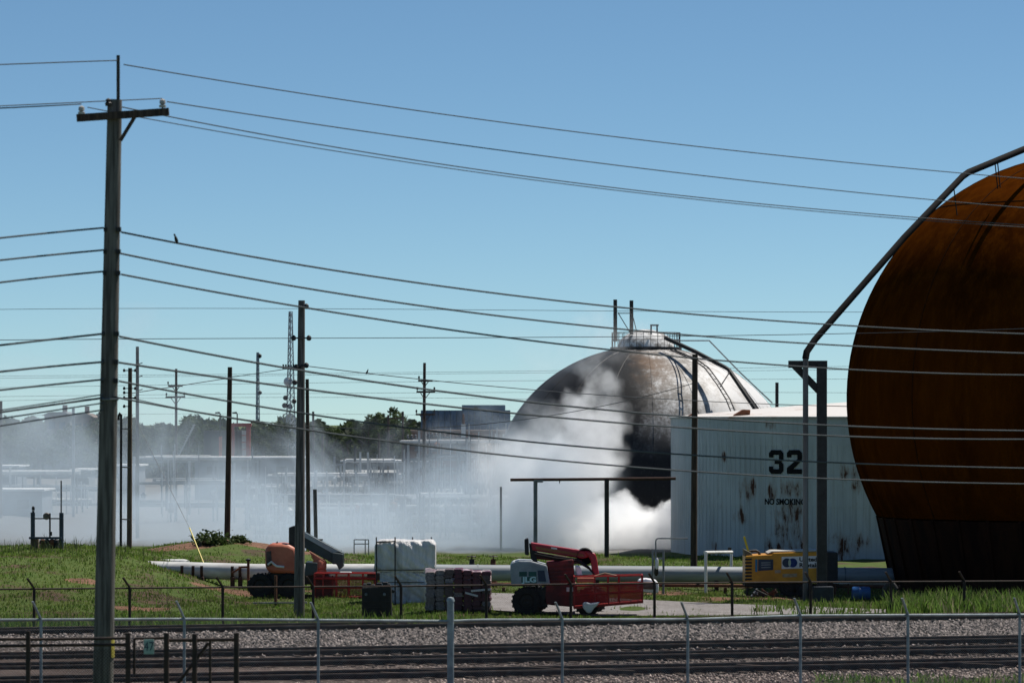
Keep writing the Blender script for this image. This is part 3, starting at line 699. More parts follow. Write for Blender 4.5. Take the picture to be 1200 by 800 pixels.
L_ = [([(-80, 79), (0, 76), (137, 71)], .011, 'top wire from the big pole pin to the left edge'), ([(-80, 128), (0, 124.5), (190, 115.5)], .01, 'upper wire from the crossarm to the left edge'),
      ([(-80, 130), (0, 127), (95, 122)], .012, 'lower wire from the left insulator to the left edge'), ([(-80, 288), (0, 279), (121, 267)], .018, 'cable left of the big pole, first below the crossarm'),
      ([(-80, 314), (0, 305), (121, 293)], .018, 'cable left of the big pole, second below the crossarm'), ([(-80, 341), (0, 331), (121, 318)], .018, 'cable left of the big pole, third below the crossarm'),
      ([(-80, 414), (0, 404.5), (121, 391)], .02, 'cable left of the big pole, fourth below the crossarm'), ([(-80, 445), (0, 435.5), (121, 424)], .02, 'cable left of the big pole, fifth below the crossarm'),
      ([(-80, 466), (0, 457), (121, 444.5)], .018, 'cable left of the big pole, sixth below the crossarm'), ([(-80, 495), (0, 483), (121, 466)], .02, 'cable left of the big pole, seventh below the crossarm'),
      ([(-80, 492), (0, 480.5), (121, 462)], .011, 'thin line just above the seventh cable left of the big pole'), ([(-80, 503), (0, 490.5), (121, 472)], .013, 'thin line just below the seventh cable left of the big pole'), ([(-80, 512), (0, 499), (121, 480)], .014, 'lowest line left of the big pole')]
for pts, r, lb in L_: wire([(x, y, 66-(137-x)*.012) for x, y in pts], r, lb, group=G1)
wire([(-120, 364.5), (300, 361), (600, 364), (900, 365), (1320, 363)], .013, 'faint thin wire level with the dome crown', 190)
wire([(-120, 400), (340, 396.5), (720, 394), (1000, 391), (1320, 380)], .013, 'faint thin wire passing the insulators of the grey pole', 131)
wire([(360, 428.5, 131.4), (440, 438, 134), (560, 451, 140), (760, 467, 150), (900, 473.5, 155), (1320, 476, 172)], .016, 'dark wire with a small bird right of the grey pole')
wire([(152, 461, 170), (267, 443, 183.8)], .02, 'dark wire from the brown slender pole to the mound pole'); wire([(267, 442.5, 183.8), (350, 430, 131.5)], .014, 'dark wire from the mound pole to the grey pole')
wire([(152, 466, 170), (270, 488, 171), (400, 502, 172.5), (500, 501.5, 173.5), (640, 487, 175), (813, 449, 177)], .018, 'long sagging dark wire ending at the stout brown pole')
for i, (a, m, b, D) in enumerate([(440, 438, 425, 255), (452, 447, 436, 255), (462, 460, 452, 256), (468, 466, 470, 257), (437, 436, 421, 262), (485, 486, 492, 300)]):
    wire([(-100, a+4), (500, m), (1000, b+8)], .012, ['faint far wire first from top behind the dome', 'faint far wire second from top behind the dome', 'faint far wire third from top behind the dome', 'faint far wire fourth from top behind the dome', 'faint far wire topmost at the crossarm of the black pole', 'faint far wire lowest above the trees'][i], D, 'faint far wires')
gw = thing('guy_wire', tuple(P(239, 661, 160)), 'slanting guy wire with a yellow guard left of the mound pole', 'guy wire')
MB().tube([P(157, 488, 170), P(222, 618, 161.5)], .012, 6).build('strand', STEEL, gw); MB().tube([P(222, 618, 161.5), P(240, 663, 160)], .03, 6).build('yellow_guard', M('yellow plastic', (.7, .55, .03), (.6, .45, .03), 3, rough=.5), gw)

# ------------------------------------------------------------------ birds
BIRD = M('dark plumage', (.035, .028, .025), (.02, .016, .015), 8, rough=.8)
def bird(x, y, D, h, label, lean):
    c = P(x, y, D); mb = MB(); u = Vector((lean, 0, 1)).normalized()
    prof = [(-.62, .02), (-.5, .05), (-.3, .10), (-.05, .19), (.2, .21), (.42, .17), (.55, .12), (.66, .14), (.78, .135), (.88, .09), (.93, .02)]
    mb.tube([c+u*(a*h)+Vector((-.05*h*(1 if a > .5 else 0), -.02*h, 0)) for a, r in prof], [r*h for a, r in prof], 10)
    t = mb.build('bird', BIRD, None, True, label, 'bird')
    bk = MB().tube([c+u*.8*h+Vector((-.14*h, 0, 0)), c+u*.78*h+Vector((-.3*h, 0, -.03*h))], [.04*h, .005*h], 6).build('beak', DARKST, t)
    for s in (-1, 1): MB().tube([c+u*.3*h+Vector((s*.17*h, 0, 0)), c+u*-.1*h+Vector((s*.2*h, .02, 0)), c+u*-.5*h+Vector((s*.06*h, .03, 0))], [.05*h, .07*h, .01], 6).build('wing', BIRD, t, True)
bird(206.5, 281, DN(206), .12, 'plump brown bird perched on the cable near the big pole', -.25)
bird(430, 436, 133.6, .13, 'small dark bird perched on the wire right of the grey pole', .5)

# ------------------------------------------------------------------ pipelines
RUSTD = M('dark rust', (.07, .032, .022), (.035, .018, .014), 3, rough=.85)
PIPE = M('chalky pipe paint', (.66, .66, .64), (.5, .49, .48), 1.1, (1, 3, 3), rough=.5)
PIPEG = M('grey pipe lagging', (.33, .355, .375), (.24, .26, .275), 1.1, (.5, 3, 3), rough=.45)
def pipeline():
    D = 153.5; t = thing('pipeline', tuple(P(600, 690, D)), 'long fat pale pipe running on supports across the yard', 'pipe')
    a, m_, b = P(150, 666, D+1), P(440, 670, D), P(1062, 674.5, 155.6)
    MB().tube([a, P(300, 670, D), m_], .33, 24).build('pipe_run', PIPE, t, True, label='whitest left length of the pipe')
    MB().tube([m_, P(760, 672.3, D+1), b], .325, 24).build('pipe_run', PIPEG, t, True)
    for x in (440, 560, 676, 800, 870, 990):
        y = np.interp(x, [440, 1062], [670, 674.5]); q = P(x, y, np.interp(x, [440, 1062], [153.5, 155.6])); MB().tube([q-Vector((.03, 0, 0)), q+Vector((.03, 0, 0))], .35, 24).build('band', STEEL, t, True)
    for x in (213, 226, 236, 272, 281, 440, 620, 700, 840, 1010):
        y = np.interp(x, [150, 440, 1062], [667, 670, 674.5]); q = P(x, y, np.interp(x, [440, 1062], [153.1, 155.2]))
        MB().box((q.x, q.y+.25, q.z/2-.2), (.16, .4, max(q.z, .2)-.12)).build('saddle', RUSTD, t, bevel=.02)
        if x < 300: MB().lathe([(.33, -.06), (.35, -.06), (.35, .06), (.33, .06)], (q.x, D, q.z), 20, 'X', R(150), R(330)).build('strap', RUSTD, t)
    t2 = thing('pipeline', tuple(P(180, 668, 158)), 'shorter pale pipe lying behind the bank with a cut end', 'pipe')
    MB().tube([P(128, 659, 162), P(215, 661, 158.5), P(220, 661.5, 158.4)], [.17, .22, .2], 18).build('pipe_run', WHITEP, t2, True)
    t3 = thing('pipeline', tuple(P(800, 690, 150.4)), 'thin rusty pipe low in front of the fat pipe', 'pipe')
    MB().tube([P(540, 684, 150.8), P(1055, 687, 150.4)], .07, 10).build('pipe_run', RUST, t3, True)
    for x in (590, 690, 760, 850, 1005): q = P(x, 686, 150.6); MB().box((q.x, q.y, q.z/2-.06), (.12, .2, q.z-.02)).build('saddle', RUST, t3)
    for x, mt in ((553, BLACKM), (578, RUST)):
        c = P(x, 668, 156.5); v = thing('gate_valve', (c.x, 156.5, 0), ('black' if x < 560 else 'rusty red')+' upright valve with a flat handwheel behind the fat pipe', 'valve', 'valves behind the fat pipe')
        MB().lathe([(.16, 0), (.16, c.z), (.12, c.z+.1), (.10, c.z+.45), (.13, c.z+.46)], (c.x, 156.5, 0), 12).build('body', mt, v, True)
        MB().tube([(c.x, 156.5, c.z+.4), (c.x, 156.5, c.z+.62)], .03, 6).build('stem', mt, v)
        MB().lathe([(.17, 0), (.19, .02), (.17, .04), (.15, .02), (.17, 0)], (c.x, 156.5, c.z+.55), 20).build('handwheel', BLACKM, v, True)
        MB().beam((c.x-.16, 156.5, c.z+.57), (c.x+.16, 156.5, c.z+.57), .03).build('spoke', BLACKM, v)
    # valve tree at x 290
    c = P(291, 672, 152); v = thing('valve_stand', (c.x, 152, 0), 'small rusty valve stand at the left end of the orange lift', 'valve')
    MB().tube([(c.x, 152, -.05), (c.x, 152, c.z+.5)], .055, 8).build('stem', RUST, v, True); MB().lathe([(.0, 0), (.1, .03), (.1, .1), (0, .14)], (c.x, 152, c.z+.48), 10).build('valve_head', BLACKM, v, True)
    MB().tube([P(272, 671, 152), P(283, 664, 152), P(291, 664, 152)], .04, 8).build('side_pipe', RUST, v, True)
pipeline()
def pipe_frame(pts, D, r, mat, label, depth=0, name='pipe_goalpost', cat='barrier'):
    b = P(*pts[0], D); t = thing(name, (b.x, D, zgf(b.x, D)), label, cat)
    for p in pts: pass
    MB().tube([P(x, y, D+depth*i) for i, (x, y) in enumerate(pts)], r, 10).build('tube', mat, t, True); return t
f = thing('pipe_goalpost', (P(842, 690, 149.6).x, 149.6, 0), 'white painted goalpost frame in front of the fat pipe', 'barrier')
for x, yb, D in ((827, 692, 149.2), (857, 668, 156.5)):
    MB().tube([(P(x, 647, D).x, D, -.05), P(x, 646, D)], .06, 10).build('upright', WHITEP, f, True)
MB().tube([P(826, 647, 149.2), P(857.5, 646.5, 156.5)], .062, 10).build('crossbar', WHITEP, f, True); MB().box(P(855, 643, 156.4), (.14, .14, .14)).build('bracket', BLACKM, f)
f = thing('pipe_stand', (P(771, 690, 149.3).x, 149.3, 0), 'slim grey double post stand with a hooked pipe beside the lift', 'stand')
for x in (765, 777.5): MB().tube([(P(x, 645, 149.3).x, 149.3, -.05), P(x, 645, 149.3)], .042, 8).build('upright', STEEL, f, True)
for y in (645, 654): MB().beam(P(765, y, 149.3), P(777.5, y, 149.3), .07).build('crossbar', STEEL, f)
MB().tube([P(768.5, 668, 149.2), P(768.5, 634, 149.2), P(769.2, 631.5, 149.2), P(771.5, 630.5, 149.2), P(806, 630.5, 149.2)], .028, 8).build('hooked_pipe', STEEL, f, True)
MB().lathe([(.03, -.35), (.09, -.25), (.08, 0), (.03, .3)], P(769, 664, 149.1), 10).build('hose_nozzle', BLACKM, f, True)
MB().lathe([(.03, -.25), (.07, -.2), (.06, .12), (.02, .2)], P(769.8, 659, 149.0), 10).build('white_bag', BAG, f, True)
# hoop and drum near the rusty tank
MB().tube([P(1036, 700, 141), P(1037, 690, 141), P(1041, 684, 141), P(1046, 683, 141), P(1050, 690, 141)], .1, 10).build('bent_hose', DARKST, None, True, 'thick dark bent pipe stub at the foot of the rusty tank', 'pipe')
dr = thing('plastic_drum', tuple(P(1009, 703, 145)), 'blue plastic drum lying on the grass before the rusty tank', 'drum')
q = P(1009, 697, 145); MB().lathe([(0, -.34), (.22, -.34), (.25, -.28), (.25, -.1), (.265, -.08), (.25, -.06), (.25, .1), (.265, .12), (.25, .14), (.25, .28), (.22, .34), (0, .34)], (q.x, 145, .27), 20, 'X').build('barrel', BLUEB, dr, True)
bt = thing('low_table', tuple(P(984, 692, 148)), 'little white topped bench frame right of the yellow compressor', 'bench')
MB().beam(P(976, 682, 148), P(996, 682, 148), .5, .05).build('top', WHITEP, bt)
for x in (979, 994): MB().beam(P(x, 682.5, 148), (P(x, 690, 148).x, 148, 0), .05).build('leg', RUST, bt)
MB().beam(P(984, 685, 151), P(1043, 684, 151), .3, .25).build('timber_beam', M('pale timber', (.4, .33, .25), (.28, .22, .16), 3, rough=.8), None, False, 'pale timber lying under the pipe beside the rusty tank', 'timber')

# ------------------------------------------------------------------ vehicles and yard items
def wheel(parent, c, r, wd, rim=STEEL, name='wheel'):
    c = Vector(c); h = wd/2
    w_ = MB().lathe([(r*.55, -h), (r*.9, -h), (r, -h*.7), (r, h*.7), (r*.9, h), (r*.55, h)], c, 28, 'Y').build(name, RUBBER, parent, True)
    MB().lathe([(0, -h*.55), (r*.2, -h*.65), (r*.22, -h*.5), (r*.5, -h*.45), (r*.56, -h*.9)], c, 20, 'Y').build('rim', rim, w_, True)
    for k in range(18):
        a = 2*math.pi*k/18; d = Vector((math.cos(a), 0, math.sin(a)))
        MB().beam(c+d*r*1.01+Vector((0, -h*.8, 0)), c+d*r*1.01+Vector((0, h*.8, 0)), .07, .05, up=d).build('tread_lug', RUBBER, w_)
    return w_
def q2(pts, D, y0, y1, name, mat, par, bevel=.03, smooth=False): return MB().prism(pxpoly(pts, D), y0, y1).build(name, mat, par, smooth, bevel=bevel)
def red_lift():
    D = 133.5; pm = F/D; t = thing('boom_lift', (P(670, 720, D).x, D+.9, 0), 'red boom lift parked with folded boom and basket', 'boom lift')
    GR = M('light grey hood paint', (.30, .33, .35), (.2, .22, .235), 1.5, rough=.5)
    hood = q2([(598, 663), (600, 659), (608, 656.5), (622, 657), (641, 662), (645, 685), (599, 687)], D, D, D+1.9, 'engine_hood', GR, t, .06)
    q2([(601, 658), (608, 656), (617, 661), (612, 662)], D, D+.2, D+1.2, 'white_cover', WHITEP, t, .02)
    for x in (612.5, 623.5): q2([(x-4, 669.5), (x+5, 669.5), (x+5, 675), (x-4, 675)], D, D-.012, D+.02, 'green_sticker', TEAL, hood, 0)
    sg = q2([(611, 675.5), (629, 675.5), (629, 683), (611, 683)], D, D-.014, D+.02, 'maker_plate', TEAL, hood, 0)
    q = P(620.5, 679, D); text('JLG', (q.x, D-.022, q.z), .19, M('pale cyan lettering', (.55, .75, .75), (.45, .65, .65), 5), hood, 'maker_lettering', sx=1.25, bold=.012)
    q2([(630, 668), (638, 668), (640, 681), (631, 681)], D, D-.012, D+.02, 'vent_grille', NAVY, hood, 0)
    q2([(640, 659), (672, 655), (674, 684), (645, 685)], D, D+.15, D+1.5, 'turret', REDD, t, .05)
    for i in range(5): q2([(643+i*.3, 662+i*4.3), (672, 660+i*4.6), (672, 661.5+i*4.6), (643+i*.3, 663.5+i*4.3)], D, D+.1, D+.16, 'turret_rib', REDD, t, 0)
    q2([(622, 635.5), (689, 646), (690, 653), (683, 655), (624, 645)], D, D+.35, D+.85, 'upper_boom', RED, t, .04)
    q2([(628, 640), (684, 649.5), (684, 652.2), (628, 643.5)], D, D+.33, D+.36, 'boom_stripe', M('faded boom stripe', (.3, .13, .05), (.2, .06, .03), 3), t, 0)
    q2([(624, 646.5), (683, 656.5), (682, 660), (626, 655)], D, D+.45, D+.95, 'lower_boom', REDD, t, .04)
    q2([(614.6, 632), (619.4, 630.5), (620, 651), (615, 650)], D, D+.3, D+1.0, 'end_plate', BLACKM, t, .04)
    q2([(620, 637), (625, 637), (631, 662), (622, 655)], D, D+.4, D+.9, 'boom_knuckle', DARKST, t, .03)
    MB().tube([P(640, 660, D+.6), P(680, 658.5, D+.6)], .06, 10).build('lift_cylinder', STEEL, t, True)
    MB().lathe([(.28, -.3), (.3, -.25), (.3, .25), (.28, .3), (0, .3)], (P(686, 652, D).x, D+.6, P(686, 652, D).z), 20, 'Y').build('knuckle_joint', BLACKM, t, True)
    q2([(684, 645), (691, 645.5), (698, 649), (700, 656), (702.5, 674), (695, 675), (692, 656), (688, 651)], D, D+.3, D+.75, 'jib', RED, t, .05)
    q2([(674, 662), (680, 663), (684, 678), (676, 678)], D, D+.1, D+.5, 'white_sack', BAG, t, .06)
    q2([(640, 684), (676, 684), (680, 709), (668, 711), (636, 708)], D, D+.2, D+1.9, 'chassis', REDD, t, .05)
    q2([(628, 686), (634, 691), (640, 688), (642, 712), (626, 712)], D, D+.2, D+1.6, 'axle_housing', BLACKM, t, .04)
    for x, dy, r in ((617, .25, .5), (626, 2.1, .5), (689, .3, .47), (697, 2.1, .47)):
        c = P(x, 706, D); wheel(t, (c.x, D+dy, r*.97), r, .42, BLACKM)
    for k, (dy, zz) in enumerate(((.3, 0), (.26, .06), (.3, .12))): MB().tube([P(626, 650-zz*30, D+dy), P(650, 655-zz*30, D+dy-.05), P(676, 658-zz*30, D+dy-.03), P(690, 666-zz*20, D+dy), P(699, 676, D+dy)], .022, 6).build('hydraulic_hose', BLACKM, t, True)
    for pp in ([(646, 641), (653, 642), (653, 644), (646, 643)], [(664, 688), (672, 688), (672, 693), (664, 693)]): q2(pp, D, D+.13 if pp[0][1] > 680 else D+.33, D+.36, 'warning_label', WHITEP, t, 0)
    # basket
    x0, x1 = P(673, 700, D-.8).x, P(753, 700, D-.8).x
    zb, zt, zr = P(0, 713, D-.8).z, P(0, 675.5, D-.8).z, P(0, 674, D-.8).z; ya, yb = D-.85, D+.1
    fl = MB().add([(x0, ya, zb), (x1, ya, zb+.2), (x1, yb, zb+.2), (x0, yb, zb), (x0, ya, zb+.09), (x1, ya, zb+.29), (x1, yb, zb+.29), (x0, yb, zb+.09)],
                  [(0, 1, 2, 3), (4, 5, 6, 7), (0, 1, 5, 4), (1, 2, 6, 5), (2, 3, 7, 6), (3, 0, 4, 7)]).build('basket_floor', BRED, t)
    def V_(u, v, y): return Vector((x0+(x1-x0)*u, y, (zb+.2*u)+((zt+.05*u)-(zb+.2*u))*v))
    for y in (ya, yb):
        for u in (0, .3, .5, .66, 1): MB().tube([V_(u, 0, y), V_(u, 1, y)], .028, 6).build('basket_post', BRED, t)
        for v in (.42, .72, 1): MB().tube([V_(0, v, y), V_(1, v, y)], .028, 6).build('basket_rail', BRED, t)
    for u in (0, 1):
        for v in (.42, 1): MB().tube([V_(u, v, ya), V_(u, v, yb)], .028, 6).build('basket_rail', BRED, t)
    mb = MB(); n = 44
    for y in (ya+.01, yb-.01):
        for i in range(n+1): mb.beam(V_(i/n, .05, y), V_(i/n, .72, y), .012)
        for j in range(22): mb.beam(V_(0, .05+j*.03, y), V_(1, .05+j*.03, y), .012)
    mb.build('basket_mesh', BRED, t, kind='stuff')
    for u0, u1, v0, v1 in ((.01, .2, .02, .34),): MB().add([V_(u0, v0, yb-.05), V_(u1, v0, yb-.05), V_(u1, v1, yb-.05), V_(u0, v1, yb-.05)], [(0, 1, 2, 3)]).build('mesh_panel', REDD, t)
    cbx = V_(.17, .88, ya+.3); MB().box(cbx, (.6, .3, .16)).build('control_box', ORANGE, t, bevel=.02)
    MB().tube([V_(.3, .98, ya+.3), V_(.45, 1.08, ya+.3), V_(.62, .98, ya+.3)], .04, 8).build('control_hose', M('tan hose', (.3, .2, .12), (.2, .13, .08), 3), t, True)
    bg = MB()
    bag = MB().prism(pxpoly([(682.5, 706), (686, 704.3), (692, 706), (703, 704.5), (700, 708.5), (696, 712), (692, 718), (688.5, 718), (685, 714), (683, 712)], D-.9), D-1.12, D-.9).build('plastic_bag', BAG, None, False, 'torn white plastic bag caught on the red lift basket', 'bag', bevel=.08)
red_lift()
tar = thing('wrapped_bundle', tuple(P(763, 700, 146)), 'white wrapped bundle lying on the grass just right of the red basket', 'bundle')
MB().prism(pxpoly([(748, 678), (757, 677), (769, 679), (772, 684), (771, 695), (752, 693), (746, 690)], 146), 145.6, 146.5).build('wrap', BAG, tar, bevel=.1)
MB().prism(pxpoly([(750, 680.5), (767, 681), (769, 690), (748, 689)], 146), 145.5, 146.2).build('brown_core', M('brown cloth', (.15, .09, .08), (.09, .05, .045), 4), tar, bevel=.06)
def orange_lift():
    D = 147; t = thing('boom_lift', (P(345, 690, D).x, D+.9, 0), 'orange boom lift with dark boom behind the grey pole', 'boom lift')
    GB = M('dark green boom paint', (.045, .065, .065), (.03, .04, .042), 1.5, rough=.45)
    hood = q2([(310.5, 645), (312, 640), (317, 637), (330, 636.5), (338, 637.5), (347, 642), (350, 655), (350, 672), (316, 671), (311, 665)], D, D-.1, D+1.7, 'engine_hood', ORANGE, t, .14, True)
    q2([(312, 646), (318, 645), (319, 662), (312.5, 664)], D, D-.12, D+.0, 'air_grille', M('dull grille', (.12, .08, .07), (.06, .04, .04), 6), hood, .01)
    q2([(322, 636.5), (324, 634.3), (325, 636.5)], D, D+.5, D+.6, 'exhaust_stub', BLACKM, hood, 0)
    MB().tube([P(314, 661, D-.15), P(318, 658, D-.2), P(324, 663, D-.2), P(333, 664, D-.2)], .045, 8).build('hose', WHITEP, hood, True)
    q2([(338, 620), (343, 616.5), (402, 648), (402, 661), (391, 661), (338, 632)], D, D+.35, D+1.0, 'boom', GB, t, .03)
    q2([(343, 616), (347, 618.5), (397, 646), (389, 648), (343, 622)], D, D+.3, D+.33, 'boom_top_strip', M('pale boom strip', (.36, .40, .42), (.28, .3, .32), 2, rough=.4), t, 0)
    q2([(338, 618), (346, 615.5), (347, 655), (338, 650)], D, D+.2, D+1.1, 'boom_mast', DARKST, t, .04)
    q2([(389, 647), (402, 649), (402, 664), (397, 668), (394, 661), (389, 661)], D, D+.2, D+1.15, 'boom_head', GB, t, .04)
    MB().box(P(376, 632, D+.6), (.16, .2, .05)).build('bracket', BLACKM, t)
    tc = P(374, 672, D); MB().lathe([(.27, 0), (.27, .2), (.24, .23), (.27, .26), (.27, .5), (.23, .55), (.2, .62)], (tc.x, D+.3, tc.z-.05), 24).build('turret_column', ORANGE, t, True)
    q2([(362, 645), (381, 657), (382, 661), (369, 661)], D, D+.1, D+.35, 'turret_guard', ORANGE, t, .03)
    q2([(358, 658), (372, 659), (372, 673), (357, 675)], D, D-.1, D+1.2, 'control_cabinet', GB, t, .03)
    q2([(315, 671), (385, 672), (388, 684), (312, 686)], D, D+.1, D+1.6, 'chassis', BLACKM, t, .04)
    for x, dy in ((305, 0), (315, 1.9), (338, .1), (376, 1.8)):
        c = P(x, 681, D); wheel(t, (c.x, D+dy, .46), .47, .4, BLACKM)
    x0, x1 = P(369, 690, D-.6).x, P(441, 690, D-.6).x; zb, zt = P(0, 702, D-.6).z, P(0, 671, D-.6).z; ya, yb = D-1.0, D-.1
    MB().box(((x0+x1)/2, (ya+yb)/2, zb+.06), (x1-x0, yb-ya, .12)).build('basket_floor', BRED, t)
    for y in (ya, yb):
        for u in (0, .14, .35, .55, .78, 1): x = x0+(x1-x0)*u; MB().tube([(x, y, zb), (x, y, zt)], .03, 6).build('basket_post', BRED, t)
        for z in (.45, .8, 1): MB().tube([(x0, y, zb+(zt-zb)*z), (x1, y, zb+(zt-zb)*z)], .03, 6).build('basket_rail', BRED, t)
    for u0, u1, z1 in ((.02, .30, .8),): MB().box((x0+(x1-x0)*(u0+u1)/2, ya+.04, zb+(zt-zb)*z1/2), ((x1-x0)*(u1-u0), .02, (zt-zb)*z1)).build('basket_panel', REDD, t)
    mb = MB()
    for y in (ya, yb):
        for i in range(46): x = x0+(x1-x0)*i/45; mb.beam((x, y, zb), (x, y, zt-.1), .012)
        for j in range(14): mb.beam((x0, y, zb+(zt-zb)*j/15), (x1, y, zb+(zt-zb)*j/15), .012)
    mb.build('basket_mesh', REDD, t, kind='stuff')
    MB().box(P(405, 671, D-.5), (.45, .25, .1)).build('control_box', WHITEP, t, bevel=.03)
    MB().box(P(438, 675, D-.5), (.5, .3, .3)).build('control_box', BLACKM, t, bevel=.03)
orange_lift()
def bundle():
    D = 141.5; t = thing('shrink_wrapped_crate', (P(474, 708, D).x, D+1, 0), 'tall crate wrapped in white plastic with thin dark stakes', 'crate')
    def lump(x0, x1, y0, y1, d0, d1, amp, seed):
        r = np.random.default_rng(seed); mb = MB(); a = P(x0, y1, D); b = P(x1, y0, D); nx, ny, nz = 12, 8, 10
        def g(u, v, w_):
            p = Vector((a.x+(b.x-a.x)*u, d0+(d1-d0)*v, a.z+(b.z-a.z)*w_))
            k = 1.35*amp*(.6*math.sin(7*u+seed+3*w_)+.5*abs(math.sin(15*u+4*w_+seed*2))+.5*abs(math.sin(9*w_+seed+13*u))+.3*abs(math.sin(31*u-6*w_+seed)))
            return p, k
        import itertools
        def face(fn, n1, n2):
            vs = [fn(i/n1, j/n2) for i in range(n1+1) for j in range(n2+1)]
            mb.add(vs, [(i*(n2+1)+j, (i+1)*(n2+1)+j, (i+1)*(n2+1)+j+1, i*(n2+1)+j+1) for i in range(n1) for j in range(n2)])
        def off(u, v, w_):
            p, k = g(u, v, w_); e = min(1, 6*min(u, 1-u)+.25)*min(1, 6*min(w_, 1-w_)+.25)
            rd = .1*(1-min(1, 7*min(w_, 1-w_)+.0))
            return p+Vector(((.5-u)*2*rd, (.5-v)*2*rd-abs(k)*(1 if v < .5 else -1), k*.35*(1 if w_ > .5 else 0)))
        face(lambda u, w_: off(u, 0, w_), 36, 24); face(lambda u, w_: off(u, 1, w_), 12, 8)
        face(lambda u, v: off(u, v, 1), 36, 12); face(lambda v, w_: off(0, v, w_), 12, 24); face(lambda v, w_: off(1, v, w_), 12, 24)
        import bmesh
        o = mb.build('plastic_wrap', WRAP, t, False); bm = bmesh.new(); bm.from_mesh(o.data); bmesh.ops.remove_doubles(bm, verts=bm.verts, dist=.004); bmesh.ops.recalc_face_normals(bm, faces=bm.faces); bm.to_mesh(o.data); bm.free()
        o.data.polygons.foreach_set('use_smooth', [True]*len(o.data.polygons)); return o
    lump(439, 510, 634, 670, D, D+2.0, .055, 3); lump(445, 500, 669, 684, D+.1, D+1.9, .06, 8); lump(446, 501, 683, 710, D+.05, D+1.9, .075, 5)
    for x, d in ((441, -.08), (463, -.14), (483.5, 2.1), (505.5, 2.1)):
        MB().tube([(P(x, 0, D+d).x, D+d, -.05), P(x, 629, D+d)], .026, 6).build('stake', BLACKM, t)
    for a, b in (((441, 635), (463, 634)), ((463, 634), (484, 633))): MB().beam(P(*a, D-.05), P(*b, D+(2 if b[0] > 470 else -.1)), .045).build('stake_rail', BLACKM, t)
    for y in (667.5, 682): MB().beam(P(442, y, D-.12), P(497, y, D-.12), .02, .03).build('strap', BLACKM, t)
bundle()
def pallet():
    D = 134.6; t = thing('bag_pallet', (P(537, 720, D).x, D+.7, 0), 'pallet stacked with grey and maroon bags under clear wrap', 'pallet')
    me = bpy.data.meshes.new('bag'); n = 8; mb = MB(); mb.add([(sx*x, y, z) for y, sx in ((-.5, .86), (-.42, 1), (.42, 1), (.5, .86)) for x, z in ((-.5, -.2), (-.40, -.5), (.40, -.5), (.5, -.2), (.5, .25), (.38, .5), (-.38, .5), (-.5, .25))], [(k*8+i, k*8+(i+1) % 8, k*8+8+(i+1) % 8, k*8+8+i) for k in range(3) for i in range(8)]+[(7, 6, 5, 4, 3, 2, 1, 0)])
    mats = [M('grey bag', (.3, .25, .235), (.11, .09, .088), 4, rough=.5, bs=.5), M('brown bag', (.14, .09, .085), (.07, .05, .045), 4, rough=.5, bs=.5), M('maroon bag', (.13, .03, .045), (.05, .018, .024), 4, rough=.45, bs=.5), M('pale print bag', (.34, .30, .29), (.12, .09, .1), 6, rough=.5, bs=.4)]
    meshes = []
    for m in mats:
        me = bpy.data.meshes.new('bag'); me.from_pydata([(v[0], v[1], v[2]) for v in mb.v], [], mb.f); me.materials.append(m); me.update(); meshes.append(me)
    x0, x1 = P(499, 0, D).x, P(575, 0, D).x; rows, cols = 9, 7; H = 1.5; cw = (x1-x0)/cols; rh = (H-.12)/rows
    for r_ in range(rows):
        for c in range(cols):
            for d in range(2):
                if d and r_ < rows-1 and 0 < c < cols-1: continue
                k = 0 if c < 2 else 1 if c < 3 else (2 if random.random() < .75 else 1)
                if random.random() < .10: k = 3
                z = .14+rh*(r_+.5); sag = -.05*math.sin(c*1.1+2)*(r_/rows)
                piece('bag', meshes[k], t, (x0+cw*(c+.5)+random.uniform(-.02, .02), D+.35+d*.75+random.uniform(-.03, .03), z+sag), (random.uniform(-.05, .05), random.uniform(-.04, .04), random.uniform(-.06, .06)), (cw*1.05, .8, rh*1.04))
    MB().box(((x0+x1)/2, D+.7, .07), (x1-x0, 1.5, .14)).build('pallet_base', SLEEP, t)
    pk = M('pinkish top wrap', (.52, .44, .45), (.3, .17, .2), 2.4, rough=.35, bs=.6, bd=.05); mb = MB(); N = 16
    for i in range(N+1):
        for j in range(7):
            u, v = i/N, j/6; mb.v.append((x0-.02+(x1-x0+.04)*u, D-.04+1.55*v, H+.03+.05*math.sin(u*9+v*4)+.03*math.sin(u*23)-.09*u-((.14+.2*abs(math.sin(u*7+1))) if j == 0 else 0)))
    mb.f = [(i*7+j, (i+1)*7+j, (i+1)*7+j+1, i*7+j+1) for i in range(N) for j in range(6)]; mb.build('top_wrap', pk, t, True)
    for a, b in (((552, 692), (575, 690)), ((545, 694), (560, 698))): MB().beam(P(*a, D-.1), P(*b, D-.1), .02, .07).build('torn_film', FILM, t)
pallet()
